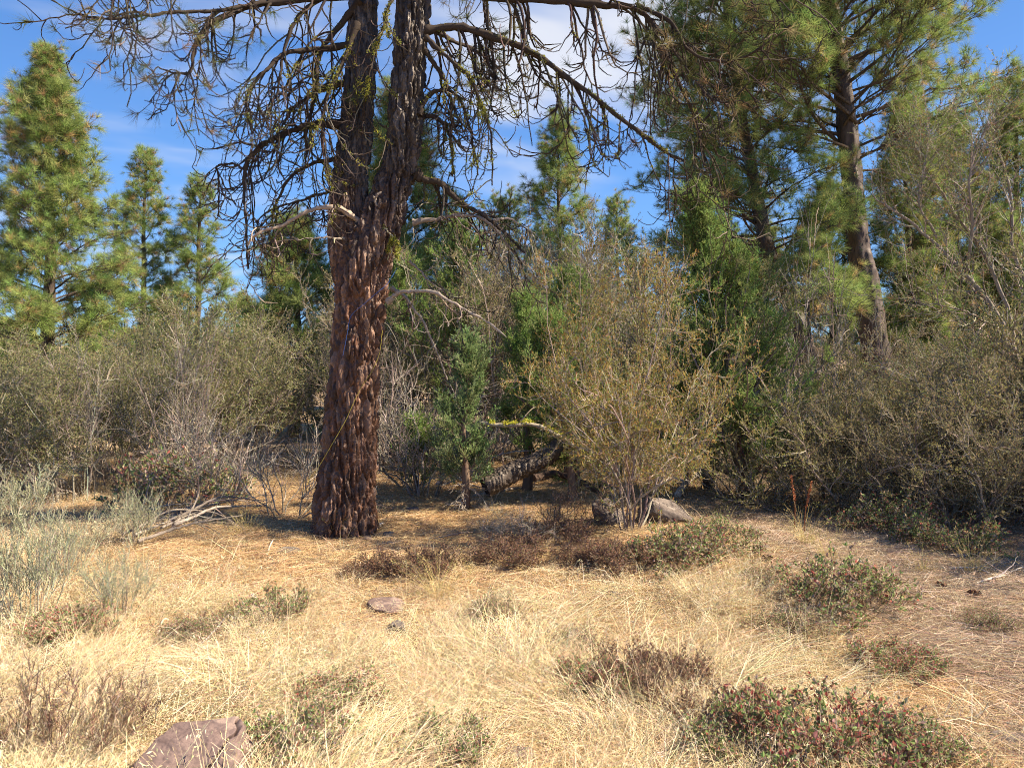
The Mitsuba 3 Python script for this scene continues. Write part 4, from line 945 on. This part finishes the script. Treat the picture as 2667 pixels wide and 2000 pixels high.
def blades(mb, rng, n, rad, L, lean, bend, w, pal, head=0.0, K=4, flow=None):
    L = (L[0] * .82, L[1] * .82)
    a = rng.uniform(0, 2 * np.pi, n); r = rad * np.sqrt(rng.random(n))
    b = np.stack([np.cos(a) * r, np.sin(a) * r, 0 * a - 0.01], -1)
    a2 = a + rng.normal(size=n) * 0.9 if flow is None else rng.normal(size=n) * flow
    th = rng.uniform(*lean, n)
    ln = rng.uniform(*L, n)
    P = np.empty((n, K, 3)); P[:, 0] = b
    for k in range(1, K):
        t_ = np.minimum(th + bend * rng.uniform(.4, 1.3, n) * (k - 1) / (K - 1), 1.75)
        d = np.stack([np.cos(a2) * np.sin(t_), np.sin(a2) * np.sin(t_), np.cos(t_)], -1)
        P[:, k] = P[:, k - 1] + d * (ln / (K - 1))[:, None]
    P[:, :, 2] = np.maximum(P[:, :, 2], 0.002 + 0.03 * rng.random((n, 1)) * (np.arange(K) > 0))
    side = nrm(np.stack([-np.sin(a2), np.cos(a2), 0 * a2], -1) + rng.normal(size=(n, 3)) * .4)
    ww = w * rng.uniform(.7, 1.3, n)[:, None, None] * np.linspace(1, .35, K)[None, :, None]
    v = np.stack([P - side[:, None] * ww / 2, P + side[:, None] * ww / 2], 2)
    o, i = np.meshgrid(np.arange(n), np.arange(K - 1), indexing='ij')
    A = o * K * 2 + i * 2
    f = np.concatenate([np.stack([A, A + 1, A + 3], -1).reshape(-1, 3), np.stack([A, A + 3, A + 2], -1).reshape(-1, 3)])
    col = palette(rng, n, *pal, jit=.18)
    mb.add(v, f, np.repeat(col, K * 2, 0))
    if head:
        k = rng.random(n) < head
        q = np.repeat(P[k, -1], 7, 0) + rng.normal(size=(7 * k.sum(), 3)) * .012
        mb.leaves(q, np.repeat(nrm(P[k, -1] - P[k, -2]), 7, 0) + rng.normal(size=q.shape) * .5 - [0, 0, .3], .020, .004, np.repeat(col[k], 7, 0) * .95, rng)


GR = {}
for kind, nv, args in [('arch', 4, dict(n=64, rad=.13, L=(.12, .30), lean=(.2, 1.15), bend=1.0, w=.0030, pal=STRAW, head=.15)),
                       ('lodged', 4, dict(n=80, rad=.18, L=(.18, .50), lean=(.95, 1.5), bend=.6, w=.0032, pal=STRAW, head=.1, flow=.55)),
                       ('short', 4, dict(n=90, rad=.17, L=(.05, .15), lean=(.2, 1.25), bend=.8, w=.0024, pal=STRAW, head=.25)),
                       ('tall', 2, dict(n=12, rad=.12, L=(.35, .62), lean=(.05, .55), bend=.6, w=.0022, pal=STRAW, head=.5, K=6)),
                       ('dull', 3, dict(n=70, rad=.17, L=(.05, .20), lean=(.3, 1.3), bend=.7, w=.0024, pal=DULL, head=.2)),
                       ('bunch', 2, dict(n=110, rad=.06, L=(.22, .5), lean=(.05, .8), bend=.9, w=.0024, pal=([(0.46, 0.38, 0.17), (0.55, 0.45, 0.22), (0.34, 0.33, 0.12)], [3, 3, 1.5]), head=.2, K=5))]:
    for v in range(nv):
        mb = MB(); blades(mb, RNG(hash(kind) % 1 + 200 + 17 * v + len(kind)), **args)
        GR.setdefault(kind, []).append(f'grass_{kind}_{v}')
        scene[f'grass_{kind}_{v}'] = {'type': 'shapegroup', 'part': mb.ply('straw_mat')}
for v in range(4):
    rng = RNG(320 + v); mb = MB(); n = 150
    a = rng.uniform(0, 6.283, n); r = .34 * np.sqrt(rng.random(n)); b = np.stack([np.cos(a) * r, np.sin(a) * r, rng.uniform(.004, .035, n)], -1)
    a2 = rng.uniform(0, 6.283, n)
    d = np.stack([np.cos(a2), np.sin(a2), rng.normal(size=n) * .12], -1)
    mb.needles(b, d, rng.uniform(.10, .19, n), .0030, palette(rng, n, [(0.52, 0.37, 0.20), (0.60, 0.46, 0.27), (0.42, 0.28, 0.16), (0.64, 0.53, 0.36)] if v < 2 else [(0.44, 0.35, 0.25), (0.54, 0.45, 0.34), (0.34, 0.26, 0.19), (0.60, 0.52, 0.42)], [4, 3, 3, 2]), rng)
    q = np.stack([rng.uniform(-.3, .3, 26), rng.uniform(-.3, .3, 26), rng.uniform(.003, .02, 26)], -1)
    mb.leaves(q, rng.normal(size=q.shape) * [1, 1, .3], rng.uniform(.012, .03, 26), .012, palette(rng, 26, [(0.22, 0.14, 0.09), (0.36, 0.25, 0.16), (0.5, 0.42, 0.33)], [2, 2, 1]), rng)
    scene[f'litter_{v}'] = {'type': 'shapegroup', 'part': mb.ply('straw_mat')}

rng = RNG(5150)
N = 17000
y = 1.9 + 11.6 * rng.random(N) ** 1.5; x = (rng.random(N) * 2 - 1) * (0.70 * y + 0.8)
z = height(x, y)
pn = np.stack([x, y, 0 * x], -1)
patch = fbm(pn * 0.8, 3, 31)
gold = 1 - sstep(0.3, 2.0, x - 0.28 * (y - 3) + 1.6 * (patch - .5))          # golden grass left and centre, soil and litter to the right
gold = gold * (1 - 0.80 * sstep(5.0, 6.0, y + 1.6 * (patch - .5)) * sstep(-3.6, -2.4, x))
flow_a = fbm(pn * 0.7 + 5, 2, 41) * 14; tall = fbm(pn * 1.5 + 2, 2, 43); bare = fbm(pn * 1.9 + 8, 3, 47) > .52
trunk_d = np.hypot(x - tb[0], y - tb[1])
rk = np.array([gnd(503, 2060)[:2] + [0, .08], gnd(1000, 1585)[:2], gnd(1036, 1655)[:2], gnd(750, 1447)[:2], gnd(2660, 1965)[:2], gnd(1350, 1985)[:2]]); rad_ = np.array([.26, .16, .07, .12, .14, .09])
clear = ((np.hypot(x[:, None] - rk[:, 0], y[:, None] - rk[:, 1]) > rad_) & ~((np.abs(x[:, None] - rk[:, 0]) < rad_ * .8) & (rk[:, 1] - y[:, None] > 0) & (rk[:, 1] - y[:, None] < rad_ * 2.6))).all(1) & (trunk_d > .35)
pick = rng.random(N)
gi = li_ = 0
for k in np.nonzero(clear)[0]:
    g = gold[k]
    s = rng.uniform(.75, 1.2)
    if pick[k] < 0.10 + 0.72 * g:
        r_ = rng.random()
        if g < .35 or y[k] > 5.6:
            kind = 'dull' if r_ < .72 else ('short' if r_ < .88 else ('lodged' if r_ < .96 else 'arch'))
        else:
            kind = 'arch' if r_ < .15 else 'lodged' if r_ < .48 else 'short' if r_ < .78 else 'dull' if r_ < .965 else 'tall'
        grp = GR[kind][int(rng.integers(len(GR[kind])))]
        s *= .45 + 1.0 * float(tall[k])
        if bare[k] and pick[k] < .45:
            continue
        inst(f'dry_grass__{gi:05d}', grp, mat([x[k], y[k], z[k]], float(flow_a[k]) + rng.normal() * .35 if kind == 'lodged' else rng.uniform(0, 6.28), s)); gi += 1
    elif pick[k] > 0.30 + 0.25 * g:
        inst(f'needle_litter__{li_:05d}', f'litter_{int(rng.integers(2)) + 2 * int(x[k] + 1.5 * (patch[k] - .5) > 1.9)}', mat([x[k], y[k], z[k]], rng.uniform(0, 6.28), rng.uniform(.9, 1.2))); li_ += 1
labels['dry_grass'] = {'label': 'golden dry grass covering the foreground', 'category': 'grass', 'kind': 'stuff'}
labels['needle_litter'] = {'label': 'fallen tan pine needles and dead leaves on the soil', 'category': 'needle litter', 'kind': 'stuff'}
for px, py, s, lab in [
    (2100, 1420, 1.0, 'yellowish grass clump at the foot of the red dried stalks'),
    (1940, 1510, .7, 'short golden grass clump beside the pine cones'),
    (2160, 1470, .9, 'grass clump between the red stalks and the largest mat shrub'),
    (2530, 1500, .95, 'pale yellow grass clump near the forked white branch at the right edge'),
    (2400, 1500, .7, 'thin grass clump right of the largest mat shrub'),
    (640, 1400, 1.0, 'tall arching grass clump left of the huge trunk on the shadow edge'),
    (880, 1400, .8, 'grass clump growing against the foot of the huge trunk'),
    (1150, 1560, 1.0, 'green-gold grass clump right of the flat reddish rock'),
    (1880, 1400, .8, 'grass clump growing out behind the low reddish green plant'),
]:
    plant('grass_clump', GR['bunch'][USED.get('grass_clump', 0) % 2], lab, 'grass clump', gnd(px, py), s)
